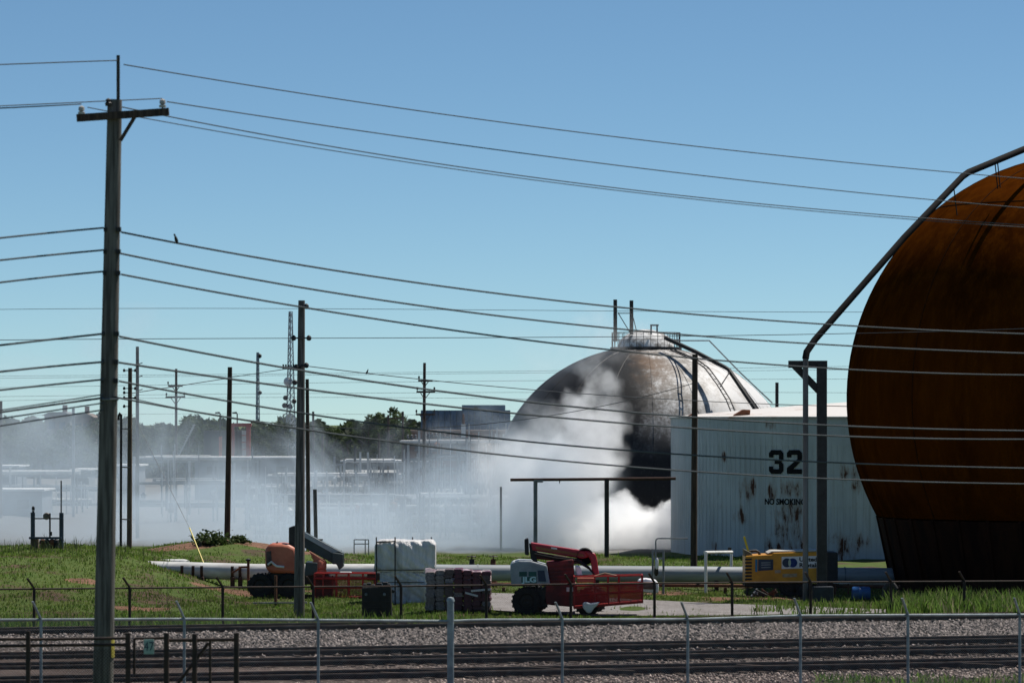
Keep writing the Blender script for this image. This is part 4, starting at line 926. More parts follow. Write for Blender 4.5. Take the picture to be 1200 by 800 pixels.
def black_box():
    D = 131.6; t = thing('black_machine', (P(442, 723, D).x, D+.4, 0), 'black box shaped machine with knobs and two round lights by the back fence', 'machine')
    q2([(424, 688), (458, 687), (459, 723), (424, 723)], D, D, D+.9, 'cabinet', BLACKM, t, .03)
    for x, w_, h in ((427, 2, 4), (432, 2.4, 5), (437, 2, 3), (444, 3, 5), (451, 3, 6), (455, 2, 4)): q2([(x-w_, 688), (x-w_, 688-h), (x+w_, 688-h), (x+w_, 688)], D, D+.2, D+.6, 'top_fitting', BLACKM, t, .02)
    for x in (429, 450.5): q = P(x, 696, D); MB().lathe([(0, -.05), (.05, -.04), (.055, .02)], q, 12, 'Y').build('round_light', STEEL, t, True)
    for y in (704, 711, 717): MB().beam(P(425, y, D-.02), P(458, y, D-.02), .015, .02).build('panel_ridge', DARKST, t)
    for x in (434, 445, 452): MB().beam(P(x, 690, D-.02), P(x, 722, D-.02), .015, .02).build('panel_ridge', DARKST, t)
    MB().beam(P(459, 692, D), P(462, 693, D), .1).build('latch', BLACKM, t)
black_box()
def compressor():
    D = 148.4; pm = F/D; t = thing('air_compressor', (P(925, 697, D).x, D+1, 0), 'yellow and black towable air compressor beside the steel post', 'compressor')
    body = q2([(873.5, 651), (905, 649.5), (906, 647.5), (962, 646), (962, 683), (873.5, 683)], D, D, D+1.9, 'canopy', YELLOW, t, .05)
    q2([(906, 647.2), (968, 645.6), (968, 644), (905, 645.4), (900, 648)], D, D+.1, D+1.8, 'roof_panel', M('pale roof panel', (.5, .48, .44), (.4, .38, .35), 2), t, .02)
    q2([(962.3, 646), (982, 647), (982, 687), (962.3, 686)], D, D+.02, D+1.88, 'rear_housing', BLACKM, t, .04)
    q2([(873, 683.3), (980, 686), (980, 690), (930, 690), (873, 687)], D, D+.2, D+1.7, 'chassis', BLACKM, t, .02)
    for i in range(7): q2([(873.2, 654+i*3.9), (881, 653.8+i*3.9), (881, 656+i*3.9), (873.2, 656.2+i*3.9)], D, D-.03, D+.1, 'louvre', BLACKM, body, 0)
    dk = q2([(888.5, 655), (906, 655.2), (906, 667.5), (888.5, 668.5)], D, D-.014, D+.02, 'control_panel', NAVY, body, 0)
    q2([(885, 655), (887.6, 655), (887.6, 669.5), (885, 669.5)], D, D-.014, D+.02, 'blue_strip', M('bright blue film', (.03, .2, .36), (.03, .16, .3), 3), body, 0)
    for y in (658.5, 661, 664): q2([(892, y), (903, y-.3), (903, y+.8), (892, y+1.1)], D, D-.022, D-.016, 'pale_stripe', STEEL, dk, 0)
    wp = q2([(916, 652), (962, 650.8), (962, 664.8), (916, 666.2)], D, D-.012, D+.02, 'white_panel', WHITEP, body, 0)
    for x, r, mt, yy in ((922, 5.3, NAVY, 0), (929, 5.3, M('logo blue', (.015, .04, .16), (.012, .03, .12), 3), -.003)):
        q = P(x, 659, D); MB().lathe([(0.001, 0), (r/pm, 0), (r/pm, .004)], (q.x, D-.02+yy, q.z), 24, 'Y').build('logo_disc', mt, wp)
    q = P(925.3, 659, D); MB().add([(q.x+.055*math.cos(a), D-.03, q.z+.13*math.sin(a)) for a in np.linspace(0, 6.1, 18)], [tuple(range(18))]).build('logo_lens', M('logo pale green', (.45, .55, .42), (.35, .45, .33), 4), wp)
    for tx, y in (('United', 655.2), ('Rentals', 662)):
        q = P(936.5, y, D); text(tx, (q.x, D-.018, q.z), .165, BLACKM, wp, 'hire_lettering', sx=1.12, bold=.008, align='LEFT')
    q2([(908, 667.6), (915, 667.4), (915, 671), (908, 671.2)], D, D-.012, D+.02, 'small_label', M('dull label', (.4, .3, .2), (.3, .22, .14), 4), body, 0)
    q2([(917, 672), (934, 671.5), (934, 675.5), (917, 676)], D, D-.012, D+.02, 'number_plate', M('grey print', (.35, .3, .2), (.28, .2, .1), 8), body, 0)
    MB().beam(P(872, 628.5, D+.3), P(877, 646, D+.3), .06, .08).build('yellow_lever', M('lemon paint', (.65, .5, .03), (.5, .4, .03), 4), t)
    q2([(872, 643), (880, 647), (883, 651), (873, 652)], D, D+.1, D+1.2, 'jack_mount', M('olive bracket', (.15, .13, .08), (.1, .09, .06), 4), t, .03)
    MB().tube([P(877, 645.5, D+.6), P(886, 645, D+.6), P(889, 646.5, D+.6), P(890.5, 650, D+.6)], .05, 8).build('exhaust_pipe', DARKST, t, True)
    for x in (925, 938):
        c = P(x, 691, D); wheel(t, (c.x, D+.25, .37), .38, .26, BLACKM)
    MB().box(P(956, 688, D+1.2), (.2, 1.6, .2)).build('axle', BLACKM, t)
    MB().tube([(P(979, 0, D).x, D+.3, 0), P(979, 688, D+.3)], .04, 8).build('prop_stand', RUST, t, True)
    MB().tube([(P(876, 0, D).x, D+.3, 0), P(876, 688, D+.3)], .05, 8).build('jockey_leg', BLACKM, t, True)
compressor()
jp = thing('junk_pile', tuple(P(895, 694, 148)), 'heap of scrap metal and hose under the compressor', 'scrap heap')
for i in range(14):
    p = P(880+random.uniform(0, 32), 694, 147.8+random.uniform(-.4, .4)); p.z = zgf(p.x, p.y)+.05
    MB().beam(p, p+Vector((random.uniform(-.5, .5), random.uniform(-.3, .3), random.uniform(.02, .35))), .06).build('scrap_piece', random.choice([STEEL, RUST, BLACKM, WHITEP]), jp)
def skid():
    D = 158; t = thing('valve_skid', tuple(P(54, 650, D)), 'dark blue valve skid with two posts and a mast on the bank', 'machine')
    BL = M('slate blue paint', (.045, .06, .085), (.03, .038, .05), 2, rough=.5)
    for x, yt, w_ in ((38.5, 600, 5.2), (72, 600.5, 5.2)):
        MB().tube([P(x, 655, D), P(x, yt, D)], w_/2*D/F, 14).build('column', BL, t, True)
    MB().tube([P(39, 600, D), P(39, 598, D)], .05, 8).build('cap_stem', BLACKM, t); MB().lathe([(.05, -.06), (.07, 0), (.05, .09), (0, .12)], P(39, 596, D), 10).build('cap_knob', BLACKM, t, True)
    MB().tube([P(71.7, 601, D), P(71.7, 563, D)], .028, 8).build('mast', BLACKM, t)
    MB().beam(P(36, 607.3, D-.15), P(74, 607.3, D-.15), .05).build('crossbar', BL, t)
    MB().beam(P(34, 630, D-.15), P(72, 630, D-.15), .1, .09).build('crossbar', BL, t)
    MB().tube([P(58.5, 630, D-.2), P(58.5, 601, D-.2)], .035, 8).build('valve_stem', BLACKM, t); MB().box(P(59.5, 625, D-.25), (.1, .1, .16)).build('gauge', BLACKM, t)
    MB().lathe([(0, -.08), (.13, -.06), (.15, 0), (.13, .06), (0, .08)], P(54.5, 604.5, D-.2), 14, 'Y').build('dial', M('dial brass', (.25, .2, .15), (.1, .08, .07), 6), t, True)
    q2([(36, 631), (45, 631), (45, 652), (36, 652)], D, D-.1, D+.3, 'timber_block', WOODL, t, .02)
    for x, mt in ((50, RUST), (55, BLACKM), (61, RUST), (66, BLACKM)):
        q = P(x, 637, D-.2); MB().lathe([(.04, -.2), (.12, -.15), (.1, 0), (.14, .04), (.12, .16), (.05, .2)], q, 12).build('valve_body', mt, t, True)
    for x in (54, 63): MB().beam(P(x, 641, D), P(x, 652, D), .08).build('leg', STEEL, t)
skid()
sp = thing('low_barrier', tuple(P(323, 707, 140)), 'rusty low T post with a pale board lying in the grass', 'barrier')
MB().tube([P(323, 674, 140)+Vector((0, 0, 0)), (P(323, 0, 140).x, 140, -.05)], .055, 8).build('post', RUST, sp, True)
MB().beam(P(296, 706, 140), P(360, 705.5, 140), .12, .06).build('board', M('bleached board', (.4, .37, .32), (.25, .22, .18), 4), sp)
for x, lb in ((234.5, 'left dark stump post on the dirt mound'), (249, 'right dark stump post on the dirt mound')):
    q = P(x, 636, 180); MB().tube([(q.x, 180, zgf(q.x, 180)-.1), q+Vector((.02, 0, .05))], .06, 8).build('stump_post', DARKST, None, True, lb, 'post', 'stump posts on the mound')
# pipe support portal before the dome
pr = thing('pipe_portal', tuple(P(669, 648, 190)), 'rusty portal of posts and a long top pipe in front of the smoking dome', 'portal')
for x, w_ in ((627.5, .105), (711, .12)):
    q = P(x, 562, 190); MB().tube([(q.x, 190, -.1), q], w_, 10).build('post', DARKST if x > 700 else STEEL, pr, True)
MB().tube([P(598, 562, 190), P(792, 560.5, 190)], .075, 8).build('top_pipe', RUSTD, pr, True)
MB().box(P(631, 563.5, 189.9), (.45, .2, .13)).build('bracket', STEEL, pr); MB().beam(P(656, 562, 190), P(655.5, 566, 190), .05).build('hanger', BLACKM, pr)
pole(587, 640, 587, 570, 201, .06, .055, DARKST, 'thin dark post standing inside the smoke left of the portal', name='steel_post', cat='post')
# ------------------------------------------------------------------ far buildings
def glass_building():
    D = 430; t = thing('glass_building', tuple(P(545, 510, D)), 'far wide building with a blue glass upper storey', 'building'); a = P(493, 506, D); b = P(598, 480.5, D)
    GL = M('blue glass', (.035, .10, .19), (.025, .07, .14), .3, rough=.25, spec=.6); GL2 = M('deep blue glass', (.025, .075, .15), (.02, .055, .11), .3, rough=.25, spec=.6)
    FR = M('blue frame', (.10, .16, .22), (.07, .12, .17), 1, rough=.6)
    MB().box(((a.x+b.x)/2, D+8, (a.z+b.z)/2), (b.x-a.x, 15.6, b.z-a.z)).build('wall', FR, t)
    n = 15; w_ = (b.x-a.x)/n
    me = []
    for m in (GL, GL2):
        q = bpy.data.meshes.new('window_pane'); mb = MB().box((0, 0, 0), (w_*.86, .1, (b.z-a.z)*.44)); q.from_pydata(mb.v, [], mb.f); q.materials.append(m); me.append(q)
    for i in range(n):
        for j in range(2): piece('window_pane', random.choice(me), t, (a.x+w_*(i+.5), D+.14, a.z+(b.z-a.z)*(.26+.49*j)))
    for x0, x1, y in ((541, 592, 477), (555, 560, 478.5)): MB().box(((P(x0, 0, D).x+P(x1, 0, D).x)/2, D+6, P(0, y+1.5, D).z+.1), (P(x1, 0, D).x-P(x0, 0, D).x, 8, .6)).build('roof_plant', FR, t)
    bw = thing('brick_hall', tuple(P(520, 540, 400)), 'low brown brick hall under the blue glass building', 'building')
    c, d = P(445, 545, 400), P(606, 506, 400)
    MB().box(((c.x+d.x)/2, 406, d.z/2), (d.x-c.x, 11, d.z)).build('wall', BROWNB, bw); MB().box(((c.x+d.x)/2, 406, d.z+.1), (d.x-c.x+.4, 11.4, .2)).build('roof', M('buff roof edge', (.35, .25, .2), (.25, .18, .14), 1), bw)
    for i in range(9): MB().box((c.x+1+i*1.55, 400.45, d.z-1.6), (.9, .12, .9)).build('window', M('dull window %d' % i, (.08, .09, .1), (.05, .06, .07), 1, rough=.3), bw)
    for i, (x0, x1, yt, yr, D, wl_, rf, lb) in enumerate([(52, 82, 487, 482.5, 440, (.2, .2, .19), (.14, .15, .16), 'grey roofed house among the trees at far left'), (85, 108, 489, 484, 445, (.28, .2, .16), (.2, .15, .12), 'brown house beside the pale grey pole at far left')]):
        h = thing('house', tuple(P((x0+x1)/2, 500, D)), lb, 'house'); a, b = P(x0, 500, D), P(x1, yt, D); e = P(0, yr, D).z
        MB().box(((a.x+b.x)/2, D+3, b.z/2), (b.x-a.x, 6, b.z)).build('wall', M('house wall %d' % i, wl_), h)
        MB().prism([(a.x-.3, b.z+.003), (b.x+.3, b.z+.003), (b.x-.6, e), (a.x+.6, e)], D-.4, D+6.4).build('roof', M('house roof %d' % i, rf), h)
        for k in range(2): MB().box((a.x+(b.x-a.x)*(.3+.4*k), D-.03, b.z-1.1), (.7, .1, .8)).build('window', GL2, h)
        MB().box((b.x-.8, D+2, e+.3), (.5, .5, 1.0)).build('chimney', BROWNB, h)
glass_building()
def red_frame():
    D = 330; t = thing('red_frame_building', tuple(P(262, 560, D)), 'dark industrial block with a red steel frame behind the smoke', 'building')
    RD = M('red frame steel', (.42, .07, .05), (.32, .05, .04), 1.5, rough=.6); a, b = P(236, 560, D), P(292, 499, D)
    MB().box(((a.x+b.x)/2-.3, D+4, b.z/2-.2), (b.x-a.x-.8, 6, b.z-.4)).build('wall', M('dark cladding', (.07, .075, .085), (.045, .05, .06), .7), t)
    for x in (272, 291): MB().box((P(x, 0, D).x, D, b.z/2), (.35, .35, b.z)).build('column', RD, t)
    MB().box(((P(272, 0, D).x+b.x)/2, D, b.z+.1), (b.x-P(272, 0, D).x+.4, .4, .3)).build('beam', RD, t); MB().box((P(258.5, 0, D).x, D-.2, P(0, 525, D).z-1.5), (.25, .25, 5)).build('column', ORANGE, t)
    for i in range(7): MB().box((P(291, 0, D).x-.2, D-.25, b.z-.8-i*.6), (.7, .12, .06)).build('rung', RD, t)
    s = thing('stair_tower', tuple(P(216, 560, 300)), 'pale steel stair flight beside the red framed block', 'stairs'); st = M('pale stair steel', (.5, .5, .48), (.38, .38, .37), 2)
    for k in range(2): MB().beam(P(206, 540, 300+k), P(228, 497, 300+k), .12).build('stringer', st, s)
    for k in range(14): MB().beam(P(207+k*1.55, 537-k*3, 300), P(207+k*1.55, 537-k*3, 301), .3, .05).build('tread', st, s)
red_frame()
# ------------------------------------------------------------------ process plant behind the smoke
PALE = M('pale pipework', (.55, .56, .55), (.38, .39, .39), 1.5, rough=.5); PDARK = M('dark pipework', (.07, .08, .10), (.045, .05, .06), 1.5, rough=.6)
def rack(x0, x1, D, ytop, levels, label, nriser, seed, roof=False):
    r = random.Random(seed); a, b = P(x0, 600, D), P(x1, 600, D); H = P(0, ytop, D).z; t = thing('pipe_rack', ((a.x+b.x)/2, D+2, 0), label, 'pipe rack', 'pipe racks in the plant')
    n = max(2, int((b.x-a.x)/2.6))
    for i in range(n+1):
        x = a.x+(b.x-a.x)*i/n
        for y in (D, D+3.5): MB().box((x, y, H/2), (.11, .11, H)).build('post', STEEL if i % 3 else PDARK, t)
    for k in range(levels):
        z = H*(k+1)/levels
        for y in (D-.01, D+3.51): MB().box(((a.x+b.x)/2, y, z-.1), (b.x-a.x+.3, .1, .12)).build('beam', PDARK if k % 2 else STEEL, t)
        for j in range(r.randint(4, 7)):
            u0 = r.uniform(0, .3); u1 = r.uniform(.6, 1); rr = r.uniform(.06, .17); y = D-.3+j*.6
            MB().tube([(a.x+(b.x-a.x)*u0, y, z+rr), (a.x+(b.x-a.x)*u1, y, z+rr)], rr, 8).build('pipe', r.choice([PALE, PALE, STEEL, PDARK]), t, True)
    for j in range(nriser):
        x = r.uniform(a.x, b.x); z0 = r.uniform(0, H*.3); z1 = r.uniform(H*.5, H*1.25); y = D-.5+r.uniform(-.3, .2)
        MB().tube([(x, y, z0), (x, y, z1)], r.choice([.03, .04, .05, .08]), 6).build('riser', r.choice([PALE, PALE, STEEL, PALE, PDARK]), t)
    for j in range(nriser//5):
        x = r.uniform(a.x, b.x); z = r.uniform(.8, H); MB().lathe([(.0, -.2), (.18, -.15), (.2, .1), (.0, .25)], (x, D-.6, z), 8).build('valve', r.choice([PALE, RUST, PDARK]), t, True)
    if roof: MB().box(((a.x+b.x)/2, D+1.75, H+.14), (b.x-a.x+.8, 4.6, .16)).build('roof', WHITEP, t)
rack(288, 440, 232, 560, 5, 'pipe rack just right of the grey pole, half lost in smoke', 74, 1)
rack(392, 500, 262, 543, 5, 'pipe rack with a trussed top behind the floodlight post', 60, 2)
rack(476, 600, 244, 520, 6, 'tall pipe rack with a white roof strip beside the dome', 80, 3, True)
rack(300, 470, 215, 585, 4, 'low pipe rack above the wrapped crate', 76, 4)
rack(452, 600, 219, 584, 4, 'low pipe rack left of the white smoke column', 70, 5)
rack(150, 300, 248, 539, 3, 'pipe rack lost in smoke left of the mound pole', 22, 6)
rack(-60, 140, 270, 556, 3, 'pipe rack lost in smoke at far left', 26, 7)
for x0, x1, yt, D, lb in ((-40, 20, 547, 300, 'long white shed roof at the left edge behind the smoke'), (85, 102, 551, 300, 'short white shed roof left of the big pole'), (138, 162, 546, 300, 'white shed roof just right of the big pole'), (-40, 49, 575, 262, 'low white shed roof lower at the left edge'), (228, 350, 537, 290, 'long white shed roof behind the mound pole'), (402, 500, 541, 292, 'long white shed roof behind the floodlight post')):
    a, b = P(x0, 600, D), P(x1, yt, D); s = thing('shed', ((a.x+b.x)/2, D+3, 0), lb, 'shed')
    MB().box(((a.x+b.x)/2, D+3, b.z/2), (b.x-a.x, 5.6, b.z)).build('wall', M('shed wall', (.2, .22, .25), (.14, .16, .18), 1), s)
    MB().prism([(a.x-.2, b.z+.003), (b.x+.2, b.z+.003), (b.x+.2, b.z+.12), (a.x-.2, b.z+.12)], D-.3, D+6.2).build('roof', WHITEP, s)
    for k in range(max(2, int((b.x-a.x)/2))): MB().box((a.x+(b.x-a.x)*(k+.5)/max(2, int((b.x-a.x)/2)), D+.15, b.z-.9), (.8, .1, .6)).build('window', PDARK, s)
def substation():
    D = 268; t = thing('switchyard_frame', tuple(P(505, 600, D)), 'dark switchyard frame with rows of insulators below the blue glass building', 'switchgear')
    for x, yt in ((490, 513), (517, 510), (545, 512), (505, 520)):
        p = P(x, yt, D); MB().tube([(p.x, D, 0), p], .09, 8).build('post', PDARK, t)
        for k in range(5): MB().lathe([(.03, 0), (.3, .03), (.06, .1)], p+Vector((0, 0, -.4-k*.5)), 10).build('insulator', PDARK, t)
    for x0, x1, y in ((478, 505, 514), (502, 530, 512), (534, 558, 513)):
        MB().beam(P(x0, y, D), P(x1, y, D), .1).build('crossarm', PDARK, t)
        for x in np.linspace(x0, x1, 7): MB().lathe([(.04, 0), (.11, .08), (.05, .16), (.1, .24), (0, .32)], P(x, y, D), 8).build('insulator', PDARK if x < 520 else RUST, t)
    q = P(543, 512, D); MB().box((q.x, D, q.z+.45), (.3, .3, .9)).build('breaker', WHITEP, t); MB().lathe([(.0, 0), (.1, .02), (.06, .7), (0, .72)], (q.x, D, q.z+.9), 8).build('bushing', RUST, t)
substation()
cf = thing('tube_cage', tuple(P(421, 660, 196)), 'thin square tube frame standing left of the wrapped crate', 'cage')
for x in (415, 428, 432): MB().tube([(P(x, 0, 196).x, 196, -.1), P(x, 632, 196)], .03, 6).build('upright', STEEL, cf)
for y in (632, 637): MB().beam(P(415, y, 196), P(432, y, 196), .05).build('crossbar', STEEL, cf)

# ------------------------------------------------------------------ trees
LEAF = tint_mat('tree leaves', .7, .3); BARK = M('tree bark', (.10, .075, .055), (.05, .04, .03), 5, (3, 3, .5), rough=.95)
def leaves(C, size, cols, r):
    N = len(C); nrm_ = r.normal(size=(N, 3)); nrm_ /= np.linalg.norm(nrm_, axis=1)[:, None]
    u = np.cross(nrm_, r.normal(size=(N, 3))); u /= np.linalg.norm(u, axis=1)[:, None]; v = np.cross(nrm_, u)
    s = r.uniform(.6, 1.3, (N, 1))*size
    V = np.stack([C-u*s, C-v*s*.55, C+u*s, C+v*s*.55], 1).reshape(-1, 3)
    return V, np.arange(4*N).reshape(-1, 4), np.repeat(cols, 4, 0)
def tree(x, yt, D, wpx, label, seed, tone=1.0, group=None, nblob=34):
    r = np.random.default_rng(seed); b = P(x, 600, D); H = P(0, yt, D).z; Wd = wpx/F*D/2; t = thing('tree', (b.x, D, 0), label, 'tree', group)
    cz = H*.58; hz = H*.42
    MB().tube([(b.x, D, -.1), (b.x+.1, D, H*.3), (b.x-.1, D, H*.55), (b.x, D, H*.75)], [H*.035, H*.027, H*.018, .04], 9).build('trunk', BARK, t, True)
    Cs = []
    while len(Cs) < nblob:
        p = r.uniform(-1, 1, 3)
        if np.dot(p, p) < 1 and (p[2] > -.6): Cs.append(p)
    Cs = np.array(Cs)*np.array([Wd*.86, Wd*.8, hz*.86])+np.array([b.x, D, cz])
    for c in Cs[:6]: MB().tube([(b.x, D, H*.32), ((b.x+c[0])/2, (D+c[1])/2, (H*.36+c[2])/2), tuple(c)], [H*.014, H*.009, .02], 6).build('limb', BARK, t, True)
    br = r.uniform(.26, .46, nblob)*Wd*.72; per = 95
    P0 = r.normal(size=(nblob, per, 3)); P0 /= np.linalg.norm(P0, axis=2)[..., None]; P0 *= (r.uniform(.2, 1, (nblob, per, 1))**.5)*br[:, None, None]; P0[..., 2] *= .75
    C = (Cs[:, None]+P0).reshape(-1, 3)
    tn = (r.uniform(.6, 1.4, nblob)[:, None]*r.uniform(.75, 1.25, (nblob, per))).reshape(-1, 1)*tone
    cols = tn*np.array([.05, .075, .022])
    V, Fc, cc = leaves(C-np.array([b.x, D, 0]), max(.16, Wd*.07), cols, r)
    link(mesh_np('crown', V, Fc, LEAF, cc), 'crown', t)
TL = [(8, 498, 380, 60, 'leftmost tree, at the picture edge'), (45, 492, 400, 60, 'smoky tree under the grey roofed house'), (88, 493, 390, 56, 'tree right of the grey roofed house'), (122, 489, 395, 50, 'tree just behind the big front pole'),
      (158, 487, 385, 48, 'dark green tree behind the brown slender pole'), (190, 486, 392, 54, 'round dark tree right of the tall black pole'), (222, 487, 402, 50, 'hazy tree left of the red framed block'), (250, 494, 410, 46, 'tree top behind the red framed block'),
      (310, 497, 390, 50, 'dark bushy tree right of the red frame'), (338, 494, 384, 50, 'dark bushy tree behind the lattice mast foot'), (378, 490, 405, 52, 'pale green tree right of the grey pole'), (408, 491, 408, 50, 'pale green tree left of the round tree'), (432, 478, 380, 40, 'left half of the round tree pair before the glass building'), (456, 469, 378, 66, 'tallest round tree, left of the blue glass building')]
for i, (x, yt, D, w_, lb) in enumerate(TL): tree(x, yt, D, w_, lb, 100+i, 1.15 if x in (378, 408) else .95, 'trees beyond the plant')
def woods():
    r = np.random.default_rng(5); N = 42000; x = r.uniform(-40, 700, N); D = r.uniform(440, 470, N); h = 8.2+.6*np.sin(x*.06)+.5*np.sin(x*.17+1); z = h*r.uniform(.0, 1, N)**.85*(1-.12*r.random(N))
    h2 = np.where((x > 470), .95, .93); C = np.stack([(x-600)/F*D, D, z*h2*.9], 1); cols = r.uniform(.5, 1.2, (N, 1))*np.array([.04, .06, .022])
    V, Fc, cc = leaves(C, .5, cols, r); link(mesh_np('distant_woods', V, Fc, LEAF, cc), 'distant_woods', kind='stuff', label='dark band of woods beyond the plant')
woods()

# ------------------------------------------------------------------ grass and weeds
GRASSM = tint_mat('grass blades', .7, .5)
def blades(X, Y, h, wd, cols, r, lean=.45):
    N = len(X); a = r.uniform(0, 6.28, N); wx, wy = np.cos(a)*wd, np.sin(a)*wd; la = r.uniform(0, 6.28, N); ll = r.uniform(.05, lean, N)*h
    lx, ly = np.cos(la)*ll, np.sin(la)*ll; Z = zg(X, Y)-.02
    V = np.stack([np.stack([X-wx, Y-wy, Z], -1), np.stack([X+wx, Y+wy, Z], -1), np.stack([X+lx*.35-wx*.7, Y+ly*.35-wy*.7, Z+h*.6], -1), np.stack([X+lx*.35+wx*.7, Y+ly*.35+wy*.7, Z+h*.6], -1), np.stack([X+lx, Y+ly, Z+h], -1)], 1)
    o = 5*np.arange(N)[:, None]; Fc = np.concatenate([np.array([[0, 1, 3]])+o, np.array([[0, 3, 2]])+o, np.array([[2, 3, 4]])+o])
    return V.reshape(-1, 3), Fc, np.repeat(cols, 5, 0)
def vnoise(X, Y, s, seed):
    r = np.random.default_rng(seed); n = 0
    for k in range(5): a, p = r.uniform(0, 6.28), r.uniform(0, 6.28); f = s*(1+k*.6); n = n+np.sin((X*np.cos(a)+Y*np.sin(a))*f+p)/(1+k*.5)
    return n/2.6
def grass():
    r = np.random.default_rng(11); N = 230000
    D = 128.4+(r.uniform(0, 1, N)**1.25)*64; px = r.uniform(-30, 1240, N); X = (px-600)/F*D
    Y = D+np.clip(K*X, -5, 6)*np.clip((150-D)/22, 0, 1)
    n1 = vnoise(X, Y, .8, 1); n2 = vnoise(X, Y, 2.4, 2); n3 = vnoise(X, Y, .45, 3)
    keep = ~inpoly(X, Y, ROADXY) | (r.random(N) < .02)
    dn = np.min([np.hypot(X-p[0], Y-p[1])/q for p, q in DIRT], 0); dirt = (dn+.25*n2 < .85)|(n1 > .62) | ((X > -1) & (Y > 148) & (Y < 158) & (n2 > .0)); keep &= ~(dirt & (r.random(N) < .82))
    yard = (X > 3) & (Y > 146) & (Y < 150) & (n1 > .1); keep &= ~(yard & (r.random(N) < .7))
    mnd = np.exp(-((X+12.2)/3.6)**2-((Y-183)/6)**2) > .35; keep &= ~(mnd & (r.random(N) < .8))
    under = (X > 15) & (Y > 147.5); keep &= ~under
    keep &= Y < 196
    X, Y, n1, n2 = X[keep], Y[keep], n1[keep], n2[keep]; N = len(X)
    h = r.uniform(.05, .13, N)*(1+.5*np.clip(n2, -.6, 1)); tall = r.random(N) < .02; h[tall] *= 1.9
    lush = np.clip(.55+.6*n2+.35*n1, 0, 1)[:, None]
    c = (np.array([.10, .18, .024])*lush+np.array([.16, .185, .05])*(1-lush))*r.uniform(.65, 1.5, (N, 1)); dry = r.random(N) < .05+.28*np.clip(n1, 0, 1); c[dry] = np.array([.20, .185, .10])*r.uniform(.7, 1.3, (dry.sum(), 1))
    V, Fc, cc = blades(X, Y, h, r.uniform(.012, .026, N), c, r); link(mesh_np('grass', V, Fc, GRASSM, cc), 'grass', kind='stuff', label='rough green grass around the yard and on the bank')
    # tall weeds: before the rusty tank, beside the road, on the bank and at the bottom edge
    def weeds(name, xs, ys, n, hh, seed, label, wd=.03, dens=None):
        r = np.random.default_rng(seed); px = r.uniform(*xs, n); py = r.uniform(*ys, n); D = CAMZ*F/(py-495); X = (px-600)/F*D; k = vnoise(X*1.6, D*1.6, 1.2, seed) > (dens if dens is not None else -.4)
        X, D = X[k], D[k]; m = len(X); h = r.uniform(*hh, m); c = np.array([.11, .18, .035])*r.uniform(.5, 1.7, (m, 1)); y = r.random(m) < .12; c[y] = np.array([.26, .24, .14])
        V, Fc, cc = blades(X, D, h, r.uniform(.5, 1.2, m)*wd, c, r, .6); link(mesh_np(name, V, Fc, GRASSM, cc), name, kind='stuff', label=label)
    weeds('tall_weeds', (1040, 1240), (708, 724), 5200, (.25, .75), 21, 'tall pale weeds before the rusty tank', .03)
    weeds('roadside_weeds', (880, 1060), (712, 724), 1500, (.12, .5), 22, 'weeds along the gravel track edge', .028, .1)
    weeds('trackside_weeds', (955, 1240), (794, 808), 2600, (.06, .26), 23, 'green weeds at the bottom right edge', .026, .0)
    weeds('bank_weeds', (-10, 560), (727, 737), 2600, (.12, .5), 24, 'weeds along the back fence', .02, -.2)
    r = np.random.default_rng(31); m = 900; X = r.normal(-19.6, 2.6, m); Y = r.uniform(152, 160, m); cl = vnoise(X*2, Y*2, 1.5, 9) > .15; X, Y = X[cl], Y[cl]; m = len(X)
    V, Fc, cc = blades(X, Y, r.uniform(.2, .62, m), r.uniform(.01, .022, m), np.array([.07, .095, .035])*r.uniform(.5, 1.4, (m, 1)), r, .7); link(mesh_np('crest_weeds', V, Fc, GRASSM, cc), 'crest_weeds', kind='stuff', label='weeds on the crest of the bank')
    for i, (x, y, D, s, lb) in enumerate([(249, 634, 180.5, .5, 'leafy bush beside the stump posts on the mound'), (279, 644, 181, .22, 'small bush right of the mound pole')]):
        c = P(x, y, D); C = r.normal(size=(700, 3))*np.array([.8, .6, .38])*s+np.array([0, 0, .35*s]); C[:, 2] = np.abs(C[:, 2]); z0 = zgf(c.x, D)
        t = thing('bush', (c.x, D, z0), lb, 'bush'); V, Fc, cc = leaves(C, .10, r.uniform(.6, 1.4, (700, 1))*np.array([.05, .075, .022]), r); link(mesh_np('foliage', V, Fc, LEAF, cc), 'foliage', t)
        for k in range(5): MB().tube([(c.x, D, z0-.05), (c.x+random.uniform(-.5, .5)*s, D, z0+.6*s)], [.02, .006], 5).build('stem', BARK, t)
grass()

